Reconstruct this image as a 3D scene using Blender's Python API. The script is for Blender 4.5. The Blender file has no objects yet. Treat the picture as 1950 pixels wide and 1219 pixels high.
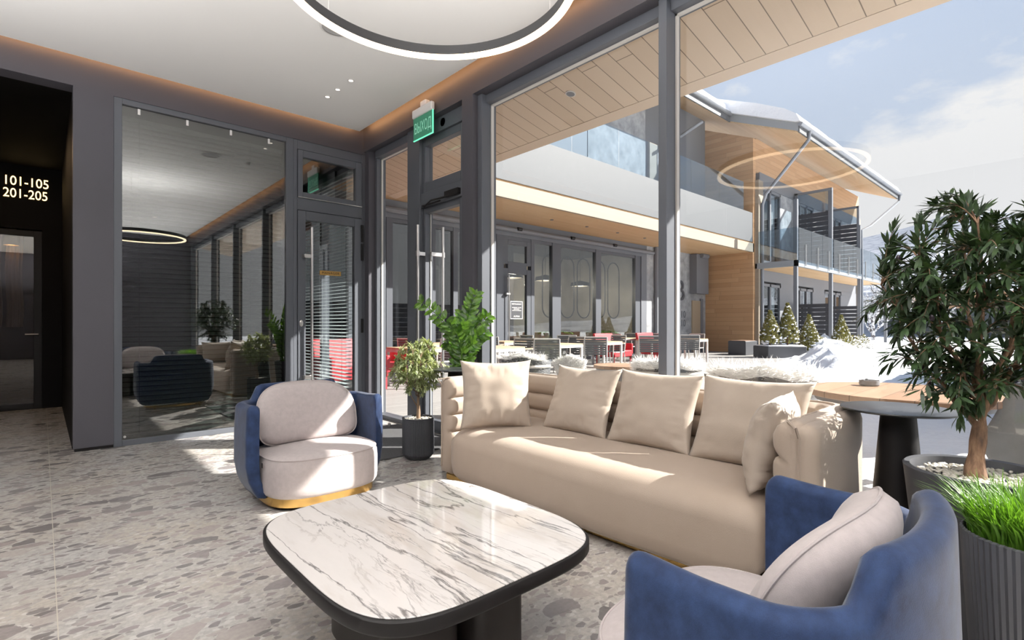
import bpy, bmesh, math, random
from mathutils import Vector, Matrix, noise, Euler
PI = math.pi
sc = bpy.context.scene
COL = sc.collection
rnd = random.Random(7)

# ------------------------------------------------------------ camera
cam = bpy.data.objects.new('camera', bpy.data.cameras.new('camera'))
COL.objects.link(cam)
cam.data.sensor_width = 36.0
cam.data.lens = 18.216
cam.data.shift_y = 9.5 / 1950
cam.data.clip_start = 0.05
cam.data.clip_end = 3000
FW = Vector((0.6716, 0.7409, 0))
cam.location = (0, 0, 1.18)
cam.rotation_euler = (PI / 2, 0, math.atan2(-0.6716, 0.7409))
sc.camera = cam

# ------------------------------------------------------------ colour management
sc.view_settings.view_transform = 'Standard'
sc.view_settings.look = 'None'
sc.view_settings.exposure = 0.0
sc.view_settings.gamma = 1.0
sc.view_settings.use_curve_mapping = False
cy = sc.cycles
cy.max_bounces = 10
cy.diffuse_bounces = 5
cy.glossy_bounces = 5
cy.transparent_max_bounces = 32
cy.transmission_bounces = 6
cy.sample_clamp_indirect = 4.0
cy.caustics_reflective = False
cy.caustics_refractive = False
cy.use_denoising = True

# ------------------------------------------------------------ world: winter sky with clouds near the hills
SKY = 1.05
w = bpy.data.worlds.new('sky'); sc.world = w; w.use_nodes = True
nt = w.node_tree; nt.nodes.clear()
def wn(t, **k):
    n = nt.nodes.new(t)
    for a, b in k.items(): setattr(n, a, b)
    return n
tc = wn('ShaderNodeTexCoord'); sep = wn('ShaderNodeSeparateXYZ')
nt.links.new(tc.outputs['Generated'], sep.inputs[0])
cr = wn('ShaderNodeValToRGB')
cr.color_ramp.elements[0].position = 0.0; cr.color_ramp.elements[0].color = (0.66, 0.71, 0.78, 1)
cr.color_ramp.elements[1].position = 0.6; cr.color_ramp.elements[1].color = (0.46, 0.58, 0.80, 1)
e = cr.color_ramp.elements.new(0.25); e.color = (0.54, 0.62, 0.75, 1)
nt.links.new(sep.outputs['Z'], cr.inputs[0])
mp = wn('ShaderNodeMapping'); mp.inputs['Scale'].default_value = (1.0, 1.0, 2.2)
mp.inputs['Location'].default_value = (0.35, 0.1, 0.0)
nz = wn('ShaderNodeTexNoise'); nz.inputs['Scale'].default_value = 2.6; nz.inputs['Detail'].default_value = 9; nz.inputs['Roughness'].default_value = 0.56
nt.links.new(tc.outputs['Generated'], mp.inputs[0]); nt.links.new(mp.outputs[0], nz.inputs['Vector'])
# more cloud low in the sky
sub = wn('ShaderNodeMath', operation='MULTIPLY_ADD'); sub.inputs[1].default_value = -0.95; sub.inputs[2].default_value = 0.31
nt.links.new(sep.outputs['Z'], sub.inputs[0])
add = wn('ShaderNodeMath', operation='ADD'); nt.links.new(nz.outputs[0], add.inputs[0]); nt.links.new(sub.outputs[0], add.inputs[1])
cl = wn('ShaderNodeMapRange'); cl.inputs['From Min'].default_value = 0.52; cl.inputs['From Max'].default_value = 0.61
nt.links.new(add.outputs[0], cl.inputs[0])
mx = wn('ShaderNodeMix', data_type='RGBA'); mx.inputs['B'].default_value = (0.84, 0.84, 0.85, 1)
nt.links.new(cl.outputs[0], mx.inputs['Factor']); nt.links.new(cr.outputs[0], mx.inputs['A'])
bg = wn('ShaderNodeBackground'); bg.inputs['Strength'].default_value = SKY
out = wn('ShaderNodeOutputWorld')
nt.links.new(mx.outputs['Result'], bg.inputs[0]); nt.links.new(bg.outputs[0], out.inputs[0])

# ------------------------------------------------------------ sun
sl = bpy.data.lights.new('sun', 'SUN'); sl.energy = 17.0; sl.angle = 0.0093; sl.color = (1.0, 0.95, 0.88)
sun = bpy.data.objects.new('sun', sl); COL.objects.link(sun)
sun.rotation_euler = Vector((-1, 0.85, -0.87)).to_track_quat('-Z', 'Y').to_euler()
sun.location = (20, -20, 18)

# ------------------------------------------------------------ helpers: materials
def mat(name, col=(0.5, 0.5, 0.5), rough=0.5, metal=0.0, spec=0.5, **kw):
    m = bpy.data.materials.new(name); m.use_nodes = True
    b = m.node_tree.nodes['Principled BSDF']
    b.inputs['Base Color'].default_value = (*col, 1)
    b.inputs['Roughness'].default_value = rough
    b.inputs['Metallic'].default_value = metal
    b.inputs['Specular IOR Level'].default_value = spec
    for k, v in kw.items():
        b.inputs[k.replace('_', ' ')].default_value = v
    return m
class NT:
    """short hand for adding nodes to a material"""
    def __init__(s, m): s.t = m.node_tree; s.b = s.t.nodes['Principled BSDF']
    def n(s, typ, ins=None, **k):
        nd = s.t.nodes.new(typ)
        for a, b in k.items(): setattr(nd, a, b)
        for a, v in (ins or {}).items():
            if hasattr(v, 'is_output'): s.t.links.new(v, nd.inputs[a])
            else: nd.inputs[a].default_value = v
        return nd
    def math(s, op, a, b=0.0, c=0.0): return s.n('ShaderNodeMath', {0: a, 1: b, 2: c}, operation=op).outputs[0]
    def coord(s, scale=(1, 1, 1), rot=(0, 0, 0), loc=(0, 0, 0), which='Object'):
        t = s.n('ShaderNodeTexCoord'); return s.n('ShaderNodeMapping', {0: t.outputs[which], 1: loc, 2: rot, 3: scale}).outputs[0]
    def noise(s, vec, scale, detail=4, rough=0.5, dist=0.0):
        return s.n('ShaderNodeTexNoise', {'Vector': vec, 'Scale': scale, 'Detail': detail, 'Roughness': rough, 'Distortion': dist})
    def ramp(s, fac, stops):
        r = s.n('ShaderNodeValToRGB', {0: fac}); e = r.color_ramp.elements
        e[0].position, e[0].color = stops[0][0], (*stops[0][1], 1)
        e[1].position, e[1].color = stops[-1][0], (*stops[-1][1], 1)
        for p, c in stops[1:-1]:
            q = e.new(p); q.color = (*c, 1)
        return r.outputs[0]
    def mix(s, f, a, b, blend='MIX'):
        a = (*a, 1) if isinstance(a, tuple) and len(a) == 3 else a
        b = (*b, 1) if isinstance(b, tuple) and len(b) == 3 else b
        return s.n('ShaderNodeMix', {'Factor': f, 'A': a, 'B': b}, data_type='RGBA', blend_type=blend).outputs['Result']
    def step(s, v, lo, hi): return s.n('ShaderNodeMapRange', {0: v, 1: lo, 2: hi}).outputs[0]
    def base(s, c): s.t.links.new(c, s.b.inputs['Base Color'])
    def bump(s, h, strength=0.3, dist=0.01):
        b = s.n('ShaderNodeBump', {'Height': h, 'Strength': strength, 'Distance': dist}); s.t.links.new(b.outputs[0], s.b.inputs['Normal'])

def planks(name, c1, c2, width, across=1, along=0, rough=0.6, gap=0.012, gapcol=(0.12, 0.08, 0.05), length=3.0, spec=0.3, grain=0.5):
    m = mat(name, c1, rough, spec=spec); N = NT(m)
    t = N.n('ShaderNodeTexCoord'); s = N.n('ShaderNodeSeparateXYZ', {0: t.outputs['Object']})
    a = s.outputs[across]; l = s.outputs[along]
    q = N.math('DIVIDE', a, width); idx = N.math('FLOOR', q); fr = N.math('FRACT', q)
    r1 = N.n('ShaderNodeTexWhiteNoise', {'W': idx}, noise_dimensions='1D').outputs[0]
    ll = N.math('ADD', N.math('DIVIDE', l, length), N.math('MULTIPLY', r1, 7.3)); li = N.math('FLOOR', ll); lf = N.math('FRACT', ll)
    cv = N.n('ShaderNodeCombineXYZ', {0: idx, 1: li}).outputs[0]
    r2 = N.n('ShaderNodeTexWhiteNoise', {'Vector': cv}, noise_dimensions='2D').outputs[0]
    gv = N.n('ShaderNodeCombineXYZ', {0: N.math('MULTIPLY', l, 1.2), 1: N.math('MULTIPLY', a, 22.0), 2: N.math('MULTIPLY', r2, 40)}).outputs[0]
    g = N.noise(gv, 1.6, 5, 0.6, 0.6).outputs[0]
    f = N.math('ADD', N.math('MULTIPLY', r2, 1 - grain), N.math('MULTIPLY', g, grain))
    c = N.mix(f, c1, c2)
    edge = N.math('MINIMUM', fr, N.math('SUBTRACT', 1.0, fr))
    e1 = N.step(edge, gap * 0.3, gap); le = N.math('MINIMUM', lf, N.math('SUBTRACT', 1.0, lf))
    e2 = N.step(le, gap * width / length * 0.3, gap * width / length)
    c = N.mix(N.math('MULTIPLY', e1, e2), gapcol, c)
    N.base(c); return m

def glass(name, tint=(0.93, 0.95, 0.95), refl=0.06, rough=0.0, graze=True):
    m = bpy.data.materials.new(name); m.use_nodes = True; t = m.node_tree; t.nodes.clear()
    tr = t.nodes.new('ShaderNodeBsdfTransparent'); tr.inputs[0].default_value = (*tint, 1)
    gl = t.nodes.new('ShaderNodeBsdfGlossy'); gl.inputs['Roughness'].default_value = rough
    mxn = t.nodes.new('ShaderNodeMixShader'); o = t.nodes.new('ShaderNodeOutputMaterial')
    lw = t.nodes.new('ShaderNodeLayerWeight'); lw.inputs['Blend'].default_value = 0.5
    pw = t.nodes.new('ShaderNodeMath'); pw.operation = 'POWER'; pw.inputs[1].default_value = 4.5; t.links.new(lw.outputs['Facing'], pw.inputs[0])
    mm = t.nodes.new('ShaderNodeMath'); mm.operation = 'MULTIPLY_ADD'; mm.inputs[1].default_value = 0.6; mm.inputs[2].default_value = 0.015 + refl; mm.use_clamp = True
    t.links.new(pw.outputs[0], mm.inputs[0]); t.links.new(mm.outputs[0], mxn.inputs[0])
    t.links.new(tr.outputs[0], mxn.inputs[1]); t.links.new(gl.outputs[0], mxn.inputs[2]); t.links.new(mxn.outputs[0], o.inputs[0])
    return m

def emis(name, col, strength):
    m = mat(name, (0, 0, 0)); b = m.node_tree.nodes['Principled BSDF']
    b.inputs['Emission Color'].default_value = (*col, 1); b.inputs['Emission Strength'].default_value = strength
    return m

def fabric(name, c1, c2, scale=300, rough=0.85, sheen=0.3, mott=6.0, weave=True):
    m = mat(name, c1, rough, spec=0.2, Sheen_Weight=sheen, Sheen_Roughness=0.4); N = NT(m)
    v = N.coord()
    big = N.noise(v, mott, 4, 0.6).outputs[0]; fine = N.noise(v, scale, 2, 0.6).outputs[0]
    f = N.math('ADD', N.math('MULTIPLY', N.step(big, 0.3, 0.7), 0.6), N.math('MULTIPLY', fine, 0.4))
    N.base(N.mix(f, c1, c2))
    if weave: N.bump(fine, 0.25, 0.002)
    return m

# ------------------------------------------------------------ helpers: geometry
class MB:
    def __init__(s): s.bm = bmesh.new()
    def box(s, x0, x1, y0, y1, z0, z1):
        v = [s.bm.verts.new(p) for p in ((x0,y0,z0),(x1,y0,z0),(x1,y1,z0),(x0,y1,z0),(x0,y0,z1),(x1,y0,z1),(x1,y1,z1),(x0,y1,z1))]
        for f in ((0,3,2,1),(4,5,6,7),(0,1,5,4),(1,2,6,5),(2,3,7,6),(3,0,4,7)): s.bm.faces.new([v[i] for i in f])
        return s
    def obox(s, c, size, rot):
        R = Euler(rot).to_matrix() if not isinstance(rot, Matrix) else rot
        v = [s.bm.verts.new(Vector(c) + R @ Vector((a*size[0]/2, b*size[1]/2, d*size[2]/2))) for d in (-1,1) for a, b in ((-1,-1),(1,-1),(1,1),(-1,1))]
        for f in ((0,3,2,1),(4,5,6,7),(0,1,5,4),(1,2,6,5),(2,3,7,6),(3,0,4,7)): s.bm.faces.new([v[i] for i in f])
        return s
    def face(s, pts): return s.bm.faces.new([s.bm.verts.new(p) for p in pts])
    def hexa(s, lo, hi):
        """solid between two quads"""
        a = [s.bm.verts.new(p) for p in lo]; b = [s.bm.verts.new(p) for p in hi]
        n = len(a)
        s.bm.faces.new(a[::-1]); s.bm.faces.new(b)
        for i in range(n): s.bm.faces.new((a[i], a[(i+1)%n], b[(i+1)%n], b[i]))
        return s
    def tube(s, pts, r, n=8, closed=False, radii=None):
        pts = [Vector(p) for p in pts]; rings = []; N = len(pts); up = None
        for i, p in enumerate(pts):
            if closed: d = pts[(i+1) % N] - pts[i-1]
            else: d = pts[min(i+1, N-1)] - pts[max(i-1, 0)]
            d = d.normalized() if d.length > 1e-9 else Vector((0,0,1))
            if up is None:
                up = Vector((0,0,1)) if abs(d.z) < 0.9 else Vector((1,0,0))
            a = d.cross(up); a = a.normalized() if a.length > 1e-6 else d.orthogonal().normalized()
            b = a.cross(d).normalized(); up = b
            rr = radii[i] if radii else r
            rings.append([s.bm.verts.new(p + a*math.cos(2*PI*k/n)*rr + b*math.sin(2*PI*k/n)*rr) for k in range(n)])
        for i in range(N if closed else N-1):
            A, B = rings[i], rings[(i+1) % N]
            for k in range(n): s.bm.faces.new((A[k], A[(k+1)%n], B[(k+1)%n], B[k]))
        if not closed:
            s.bm.faces.new(rings[0][::-1]); s.bm.faces.new(rings[-1])
        return s
    def lathe(s, prof, c=(0,0,0), n=48, rib=0.0, nr=0):
        rings = []
        for (r, z) in prof:
            if r < 1e-6: rings.append([s.bm.verts.new((c[0], c[1], c[2]+z))])
            else:
                rings.append([s.bm.verts.new((c[0]+(r - (rib if (nr and k % 2) else 0))*math.cos(2*PI*k/n), c[1]+(r - (rib if (nr and k % 2) else 0))*math.sin(2*PI*k/n), c[2]+z)) for k in range(n)])
        for A, B in zip(rings, rings[1:]):
            if len(A) == 1 and len(B) == 1: continue
            for k in range(n):
                k2 = (k+1) % n
                if len(A) == 1: s.bm.faces.new((A[0], B[k2], B[k]))
                elif len(B) == 1: s.bm.faces.new((A[k], A[k2], B[0]))
                else: s.bm.faces.new((A[k], A[k2], B[k2], B[k]))
        return s
    def grid(s, f, nu, nv, closeu=False):
        V = [[s.bm.verts.new(f(i, j)) for j in range(nv)] for i in range(nu)]
        for i in range(nu if closeu else nu-1):
            for j in range(nv-1):
                a = V[i][j], V[(i+1)%nu][j], V[(i+1)%nu][j+1], V[i][j+1]
                s.bm.faces.new(a)
        return V
    def leaf(s, p, d, up, L, W, bend=0.15, fold=0.0):
        d = d.normalized(); a = d.cross(up)
        a = a.normalized() if a.length > 1e-5 else d.orthogonal().normalized(); n = a.cross(d)
        P = [p, p + d*L*0.3 + a*W*0.5 + n*fold*W, p + d*L*0.3 - a*W*0.5 + n*fold*W, p + d*L*0.7 + a*W*0.42 - n*L*bend*0.4 + n*fold*W, p + d*L*0.7 - a*W*0.42 - n*L*bend*0.4 + n*fold*W, p + d*L - n*L*bend]
        m1 = p + d*L*0.3; m2 = p + d*L*0.7 - n*L*bend*0.4
        v = [s.bm.verts.new(q) for q in P]; c1 = s.bm.verts.new(m1); c2 = s.bm.verts.new(m2)
        for f in ((v[0], v[1], c1), (v[0], c1, v[2]), (v[1], v[3], c2, c1), (c1, c2, v[4], v[2]), (v[3], v[5], c2), (c2, v[5], v[4])): s.bm.faces.new(f)
    def build(s, name, m, parent=None, smooth=35, bevel=0.0, bseg=2, sub=0, recalc=True, local=False, label=None):
        if recalc: bmesh.ops.recalc_face_normals(s.bm, faces=s.bm.faces)
        me = bpy.data.meshes.new(name); s.bm.to_mesh(me); s.bm.free()
        if smooth:
            me.shade_smooth(); me.set_sharp_from_angle(angle=math.radians(smooth))
        o = bpy.data.objects.new(name, me); COL.objects.link(o); me.materials.append(m)
        if bevel:
            b = o.modifiers.new('bevel', 'BEVEL'); b.width = bevel; b.segments = bseg; b.limit_method = 'ANGLE'; b.angle_limit = math.radians(40)
        if sub:
            q = o.modifiers.new('sub', 'SUBSURF'); q.levels = sub; q.render_levels = sub
        if parent:
            o.parent = parent
            if not local:
                root = parent; M = Matrix()
                while root: M = (root.matrix_basis if root.parent is None else root.matrix_parent_inverse @ root.matrix_basis) @ M; root = root.parent
                o.matrix_parent_inverse = M.inverted()
        if label: o['label'] = label
        return o
def tag(o, label=None, cat=None, group=None, kind=None):
    if label: o['label'] = label
    if cat: o['category'] = cat
    if group: o['group'] = group
    if kind: o['kind'] = kind
    return o
def thing(name, label, cat, loc=(0,0,0), rz=0.0, group=None):
    o = bpy.data.objects.new(name, None); COL.objects.link(o); o.empty_display_size = 0.1
    o.location = loc; o.rotation_euler = (0, 0, rz)
    return tag(o, label, cat, group)
def copy_tree(o, parent=None):
    c = o.copy(); COL.objects.link(c)
    if parent: c.parent = parent
    for ch in [k for k in ALLCH(o)]: copy_tree(ch, c)
    return c
def ALLCH(o): return [x for x in list(COL.objects) if x.parent == o]
def struct(o, label=None): o['kind'] = 'structure'; (label and o.__setitem__('label', label)); return o
def sroot(name, label=None, loc=(0,0,0)):
    o = bpy.data.objects.new(name, None); COL.objects.link(o); o['kind'] = 'structure'; o.location = loc
    if label: o['label'] = label
    return o
def text_part(name, body, size, m, parent, M, depth=0.003, align='CENTER', spacing=1.0, bold=0.0, fitw=None, fith=None):
    c = bpy.data.curves.new(name, 'FONT'); c.body = body; c.size = size; c.extrude = depth; c.align_x = align; c.align_y = 'CENTER'
    c.space_line = 0.95; c.space_character = spacing; c.offset = bold
    t = bpy.data.objects.new(name + '_c', c); COL.objects.link(t); bpy.context.view_layer.update()
    me = bpy.data.meshes.new_from_object(t.evaluated_get(bpy.context.evaluated_depsgraph_get()))
    if fitw or fith:
        w_ = max(v.co.x for v in me.vertices) - min(v.co.x for v in me.vertices); h_ = max(v.co.y for v in me.vertices) - min(v.co.y for v in me.vertices)
        me.transform(Matrix.Diagonal(((fitw/w_) if fitw else 1, (fith/h_) if fith else 1, 1, 1)))
    me.transform(M); bpy.data.objects.remove(t)
    me.materials.clear(); me.materials.append(m); me.name = name
    o = bpy.data.objects.new(name, me); COL.objects.link(o)
    if parent:
        o.parent = parent; o.matrix_parent_inverse = parent.matrix_basis.inverted() if parent.parent is None else (parent.matrix_parent_inverse @ parent.matrix_basis).inverted()
    return o
def face_to(loc, right, up):
    r = Vector(right).normalized(); u = Vector(up).normalized(); n = r.cross(u)
    M = Matrix((r, u, n)).transposed().to_4x4(); M.translation = Vector(loc); return M

# ------------------------------------------------------------ materials
M = {}
# terrazzo floor
m = mat('terrazzo', (0.5, 0.48, 0.46), 0.22, spec=0.5); N = NT(m)
v0 = N.coord()
dn = N.noise(v0, 9.0, 3, 0.6)
base = N.ramp(N.noise(v0, 38, 6, 0.7).outputs[0], [(0.3, (0.37, 0.355, 0.345)), (0.5, (0.50, 0.485, 0.47)), (0.72, (0.64, 0.62, 0.60))])
warm = N.noise(v0, 1.6, 3).outputs[0]
base = N.mix(N.step(warm, 0.35, 0.65), base, N.mix(1.0, base, (1.02, 0.96, 0.88), 'MULTIPLY'))
c = base
def chips(c, scale, thr, rad, rot, dark, stretch, dist):
    vv = N.coord(scale=(1, stretch, 1), rot=(0, 0, rot), loc=(scale*.37, scale*.11, 0))
    dd = N.n('ShaderNodeVectorMath', {0: N.n('ShaderNodeVectorMath', {0: dn.outputs[1], 1: (0.5, 0.5, 0.5)}, operation='SUBTRACT').outputs[0], 'Scale': dist}, operation='SCALE').outputs[0]
    vv = N.n('ShaderNodeVectorMath', {0: vv, 1: dd}, operation='ADD').outputs[0]
    vo = N.n('ShaderNodeTexVoronoi', {'Vector': vv, 'Scale': scale, 'Randomness': 1.0}, feature='F1', voronoi_dimensions='2D')
    ve = N.n('ShaderNodeTexVoronoi', {'Vector': vv, 'Scale': scale, 'Randomness': 1.0}, feature='DISTANCE_TO_EDGE', voronoi_dimensions='2D')
    rs = N.n('ShaderNodeSeparateColor', {0: vo.outputs['Color']})
    on = N.math('GREATER_THAN', rs.outputs[0], thr)
    ed = N.math('GREATER_THAN', ve.outputs['Distance'], N.math('MULTIPLY', rs.outputs[2], rad))
    inr = N.math('LESS_THAN', vo.outputs['Distance'], 0.55)
    mask = N.math('MULTIPLY', N.math('MULTIPLY', on, ed), inr)
    chipc = N.ramp(rs.outputs[1], dark)
    chipc = N.mix(0.35, chipc, N.mix(N.noise(v0, 60, 4).outputs[0], (0.2, 0.2, 0.2), (0.9, 0.9, 0.9)), 'OVERLAY')
    return N.mix(N.math('MULTIPLY', mask, 0.88), c, chipc)
D1 = [(0.0, (0.13, 0.12, 0.12)), (0.35, (0.22, 0.20, 0.205)), (0.7, (0.33, 0.29, 0.28)), (1.0, (0.46, 0.42, 0.39))]
c = chips(c, 34.0, 0.55, 0.14, 0.4, [(0, (0.24, 0.22, 0.21)), (1, (0.66, 0.64, 0.61))], 1.5, 0.02)
c = chips(c, 15.0, 0.66, 0.16, -0.35, D1, 1.8, 0.03)
c = chips(c, 6.0, 0.80, 0.12, 0.15, D1, 1.5, 0.06)
sx = N.n('ShaderNodeSeparateXYZ', {0: v0})
def joint(o, period, off):
    f = N.math('FRACT', N.math('DIVIDE', N.math('SUBTRACT', o, off), period)); g = N.math('MINIMUM', f, N.math('SUBTRACT', 1.0, f))
    return N.math('LESS_THAN', g, 0.0018 / period)
j = N.math('MAXIMUM', joint(sx.outputs[0], 2.4, 0.045), joint(sx.outputs[1], 4.8, -1.2))
N.base(N.mix(j, c, (0.62, 0.58, 0.5)))
M['terrazzo'] = m
# veined stone of the coffee table
m = mat('veined_stone', (0.8, 0.78, 0.74), 0.05, spec=0.6); N = NT(m)
v = N.coord(); wv = N.noise(v, 2.4, 6, 0.62)
vd = N.n('ShaderNodeVectorMath', {0: wv.outputs[1], 'Scale': 0.075}, operation='SCALE').outputs[0]
v2 = N.n('ShaderNodeVectorMath', {0: v, 1: vd}, operation='ADD').outputs[0]
def veins(sc_, lo, hi, loc, rot):
    vv = N.n('ShaderNodeMapping', {0: v2, 1: loc, 2: (0, 0, rot), 3: (sc_, sc_*0.11, 1)}).outputs[0]
    n = N.noise(vv, 1.0, 7, 0.55, 0.4).outputs[0]
    d = N.math('ABSOLUTE', N.math('SUBTRACT', n, 0.5))
    return N.step(d, hi, lo)
ground = N.ramp(N.noise(N.n('ShaderNodeMapping', {0: v2, 3: (5, 1.0, 1), 2: (0, 0, 0.12)}).outputs[0], 1.3, 6, 0.6).outputs[0], [(0.3, (0.86, 0.82, 0.80)), (0.5, (0.80, 0.765, 0.745)), (0.62, (0.68, 0.63, 0.59)), (0.72, (0.82, 0.79, 0.77))])
c = N.mix(N.math('MULTIPLY', veins(9.0, 0.0, 0.013, (3, 1, 0), 0.10), 0.35), ground, (0.30, 0.26, 0.24))
c = N.mix(N.math('MULTIPLY', veins(3.6, 0.001, 0.011, (1.2, 7, 0), 0.12), 0.85), c, (0.09, 0.08, 0.08))
c = N.mix(N.math('MULTIPLY', veins(5.6, 0.0, 0.006, (5.2, 2, 0), 0.08), 0.6), c, (0.16, 0.14, 0.14))
N.base(c); M['stone'] = m

M['wall_dark'] = mat('dark_wall', (0.088, 0.086, 0.100), 0.55, spec=0.3)
N = NT(M['wall_dark']); N.base(N.mix(N.noise(N.coord(), 0.7, 3).outputs[0], (0.068, 0.066, 0.077), (0.078, 0.076, 0.090)))
M['frame'] = mat('frame_grey', (0.095, 0.103, 0.120), 0.42, spec=0.4)
M['frame_b'] = mat('frame_black', (0.012, 0.012, 0.014), 0.45)
M['ceil'] = mat('ceiling_white', (0.86, 0.86, 0.85), 0.75, spec=0.2)
M['black'] = mat('black', (0.009, 0.008, 0.008), 0.5, spec=0.25)
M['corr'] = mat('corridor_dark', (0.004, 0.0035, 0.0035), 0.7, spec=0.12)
M['steel'] = mat('steel', (0.72, 0.70, 0.68), 0.28, metal=1.0)
M['brass'] = mat('brass', (0.72, 0.46, 0.16), 0.25, metal=1.0)
M['led'] = emis('led_warm', (1.0, 0.76, 0.50), 6.0)
M['cove'] = emis('led_cove', (1.0, 0.50, 0.20), 26.0)
M['white'] = mat('white_plastic', (0.78, 0.77, 0.76), 0.45)
M['grille'] = mat('speaker_grille', (0.42, 0.42, 0.42), 0.6)
M['glass'] = glass('window_glass', (0.98, 0.985, 0.985), 0.025)
M['glass_dark'] = glass('coated_glass', (0.50, 0.53, 0.52), 0.22)
M['glass_far'] = glass('far_glass', (0.78, 0.82, 0.84), 0.09)
M['rail_glass'] = glass('railing_glass', (0.72, 0.80, 0.86), 0.14)
M['slat'] = mat('blind_slat', (0.55, 0.57, 0.55), 0.5)
M['slat_l'] = mat('blind_slat_light', (0.42, 0.46, 0.47), 0.4)
M['mat'] = mat('door_mat', (0.06, 0.06, 0.063), 0.95)
N = NT(M['mat']); N.base(N.mix(N.step(N.noise(N.coord(), 260, 2).outputs[0], 0.4, 0.6), (0.03, 0.03, 0.033), (0.13, 0.13, 0.135))); N.bump(N.noise(N.coord(), 200, 2).outputs[0], 0.5, 0.004)
M['beige'] = fabric('beige_velvet', (0.375, 0.302, 0.243), (0.43, 0.352, 0.29), 220, 0.6, 0.25, 2.5)
M['pillow'] = fabric('beige_pillow', (0.405, 0.338, 0.278), (0.475, 0.402, 0.337), 260, 0.6, 0.25, 4)
M['blue'] = fabric('blue_velvet', (0.005, 0.010, 0.032), (0.024, 0.047, 0.115), 400, 0.75, 0.22, 16)
M['greyfab'] = fabric('pale_mauve_weave', (0.42, 0.375, 0.37), (0.52, 0.465, 0.46), 420, 0.9, 0.25, 30)
M['pot'] = mat('anthracite_pot', (0.050, 0.052, 0.060), 0.5)
M['pebble'] = mat('white_pebbles', (0.74, 0.70, 0.62), 0.6)
M['bark'] = mat('olive_bark', (0.22, 0.12, 0.07), 0.85); N = NT(M['bark'])
N.base(N.ramp(N.noise(N.coord(scale=(1, 1, 0.25)), 45, 5, 0.65).outputs[0], [(0.3, (0.07, 0.04, 0.028)), (0.5, (0.20, 0.115, 0.07)), (0.7, (0.36, 0.22, 0.14))])); N.bump(N.noise(N.coord(scale=(1, 1, 0.3)), 50, 4).outputs[0], 0.8, 0.006)
def leafmat(name, a, b, rough=0.45, tr=0.12):
    m = mat(name, a, rough, spec=0.4); N = NT(m)
    N.base(N.mix(N.step(N.noise(N.coord(), 22, 3, 0.7).outputs[0], 0.38, 0.66), a, b))
    t = m.node_tree; d = t.nodes.new('ShaderNodeBsdfTranslucent'); d.inputs[0].default_value = (b[0]*1.6, b[1]*1.7, b[2]*0.8, 1)
    s = t.nodes.new('ShaderNodeMixShader'); s.inputs[0].default_value = tr
    o = [n for n in t.nodes if n.type == 'OUTPUT_MATERIAL'][0]
    t.links.new(N.b.outputs[0], s.inputs[1]); t.links.new(d.outputs[0], s.inputs[2]); t.links.new(s.outputs[0], o.inputs[0]); return m
M['olive'] = leafmat('olive_leaf', (0.018, 0.034, 0.018), (0.045, 0.085, 0.030), 0.42, 0.12)
M['olive_s'] = leafmat('small_olive_leaf', (0.12, 0.16, 0.06), (0.52, 0.56, 0.36), 0.45, 0.2)
M['zz'] = leafmat('glossy_leaf', (0.012, 0.045, 0.012), (0.13, 0.26, 0.035), 0.22, 0.3)
M['grassb'] = leafmat('grass_blade', (0.05, 0.13, 0.012), (0.13, 0.27, 0.03), 0.45, 0.25)
M['thuja'] = leafmat('thuja_green', (0.08, 0.085, 0.02), (0.23, 0.20, 0.06), 0.8, 0.1)
M['snow'] = mat('snow', (0.86, 0.87, 0.90), 0.65, spec=0.2); N = NT(M['snow']); N.bump(N.noise(N.coord(), 3.5, 6, 0.6).outputs[0], 0.5, 0.12)
M['soffit'] = planks('pale_soffit_planks', (0.50, 0.385, 0.27), (0.60, 0.48, 0.355), 0.205, 1, 0, gap=0.03, length=4.5)
M['soffit_t'] = mat('pale_soffit_board', (0.56, 0.44, 0.32), 0.6)
M['soffit_b'] = planks('warm_soffit_planks', (0.52, 0.34, 0.18), (0.62, 0.43, 0.25), 0.14, 1, 0, gap=0.02, length=5)
M['woodw'] = planks('warm_wall_planks', (0.40, 0.225, 0.115), (0.56, 0.36, 0.20), 0.19, 2, 1, gap=0.02, length=2.6)
M['woodf'] = planks('warm_front_planks', (0.40, 0.24, 0.13), (0.55, 0.36, 0.21), 0.19, 2, 0, gap=0.02, length=3.0)
M['fascia'] = planks('pale_fascia', (0.27, 0.228, 0.175), (0.31, 0.265, 0.21), 0.16, 2, 0, gap=0.02, gapcol=(0.4, 0.32, 0.24), length=30)
M['deck'] = planks('grey_decking', (0.27, 0.26, 0.25), (0.36, 0.35, 0.34), 0.145, 1, 0, gap=0.03, gapcol=(0.10, 0.10, 0.10), length=3)
M['band'] = mat('grey_render_band', (0.066, 0.074, 0.083), 0.6)
M['concrete'] = mat('concrete', (0.30, 0.31, 0.32), 0.8); N = NT(M['concrete']); N.base(N.ramp(N.noise(N.coord(), 3, 8, 0.65).outputs[0], [(0.3, (0.20, 0.21, 0.22)), (0.7, (0.42, 0.43, 0.44))]))
M['wframe'] = mat('outdoor_frame', (0.14, 0.15, 0.17), 0.5)
M['clad'] = mat('grey_cladding', (0.17, 0.18, 0.20), 0.6)
M['metal_r'] = mat('grey_roof_metal', (0.25, 0.27, 0.29), 0.45)
M['gutter'] = mat('gutter_metal', (0.22, 0.235, 0.26), 0.4, metal=0.5)
M['corrug'] = mat('corrugated_dark', (0.035, 0.037, 0.045), 0.5)
M['alum'] = mat('painted_aluminium', (0.55, 0.53, 0.50), 0.45)
M['slatg'] = mat('slat_grey', (0.11, 0.115, 0.12), 0.55)
M['teak'] = mat('teak', (0.50, 0.33, 0.20), 0.55); N = NT(M['teak']); N.base(N.mix(N.noise(N.coord(scale=(1, 10, 1)), 5, 5).outputs[0], (0.40, 0.25, 0.15), (0.62, 0.43, 0.28)))
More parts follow.
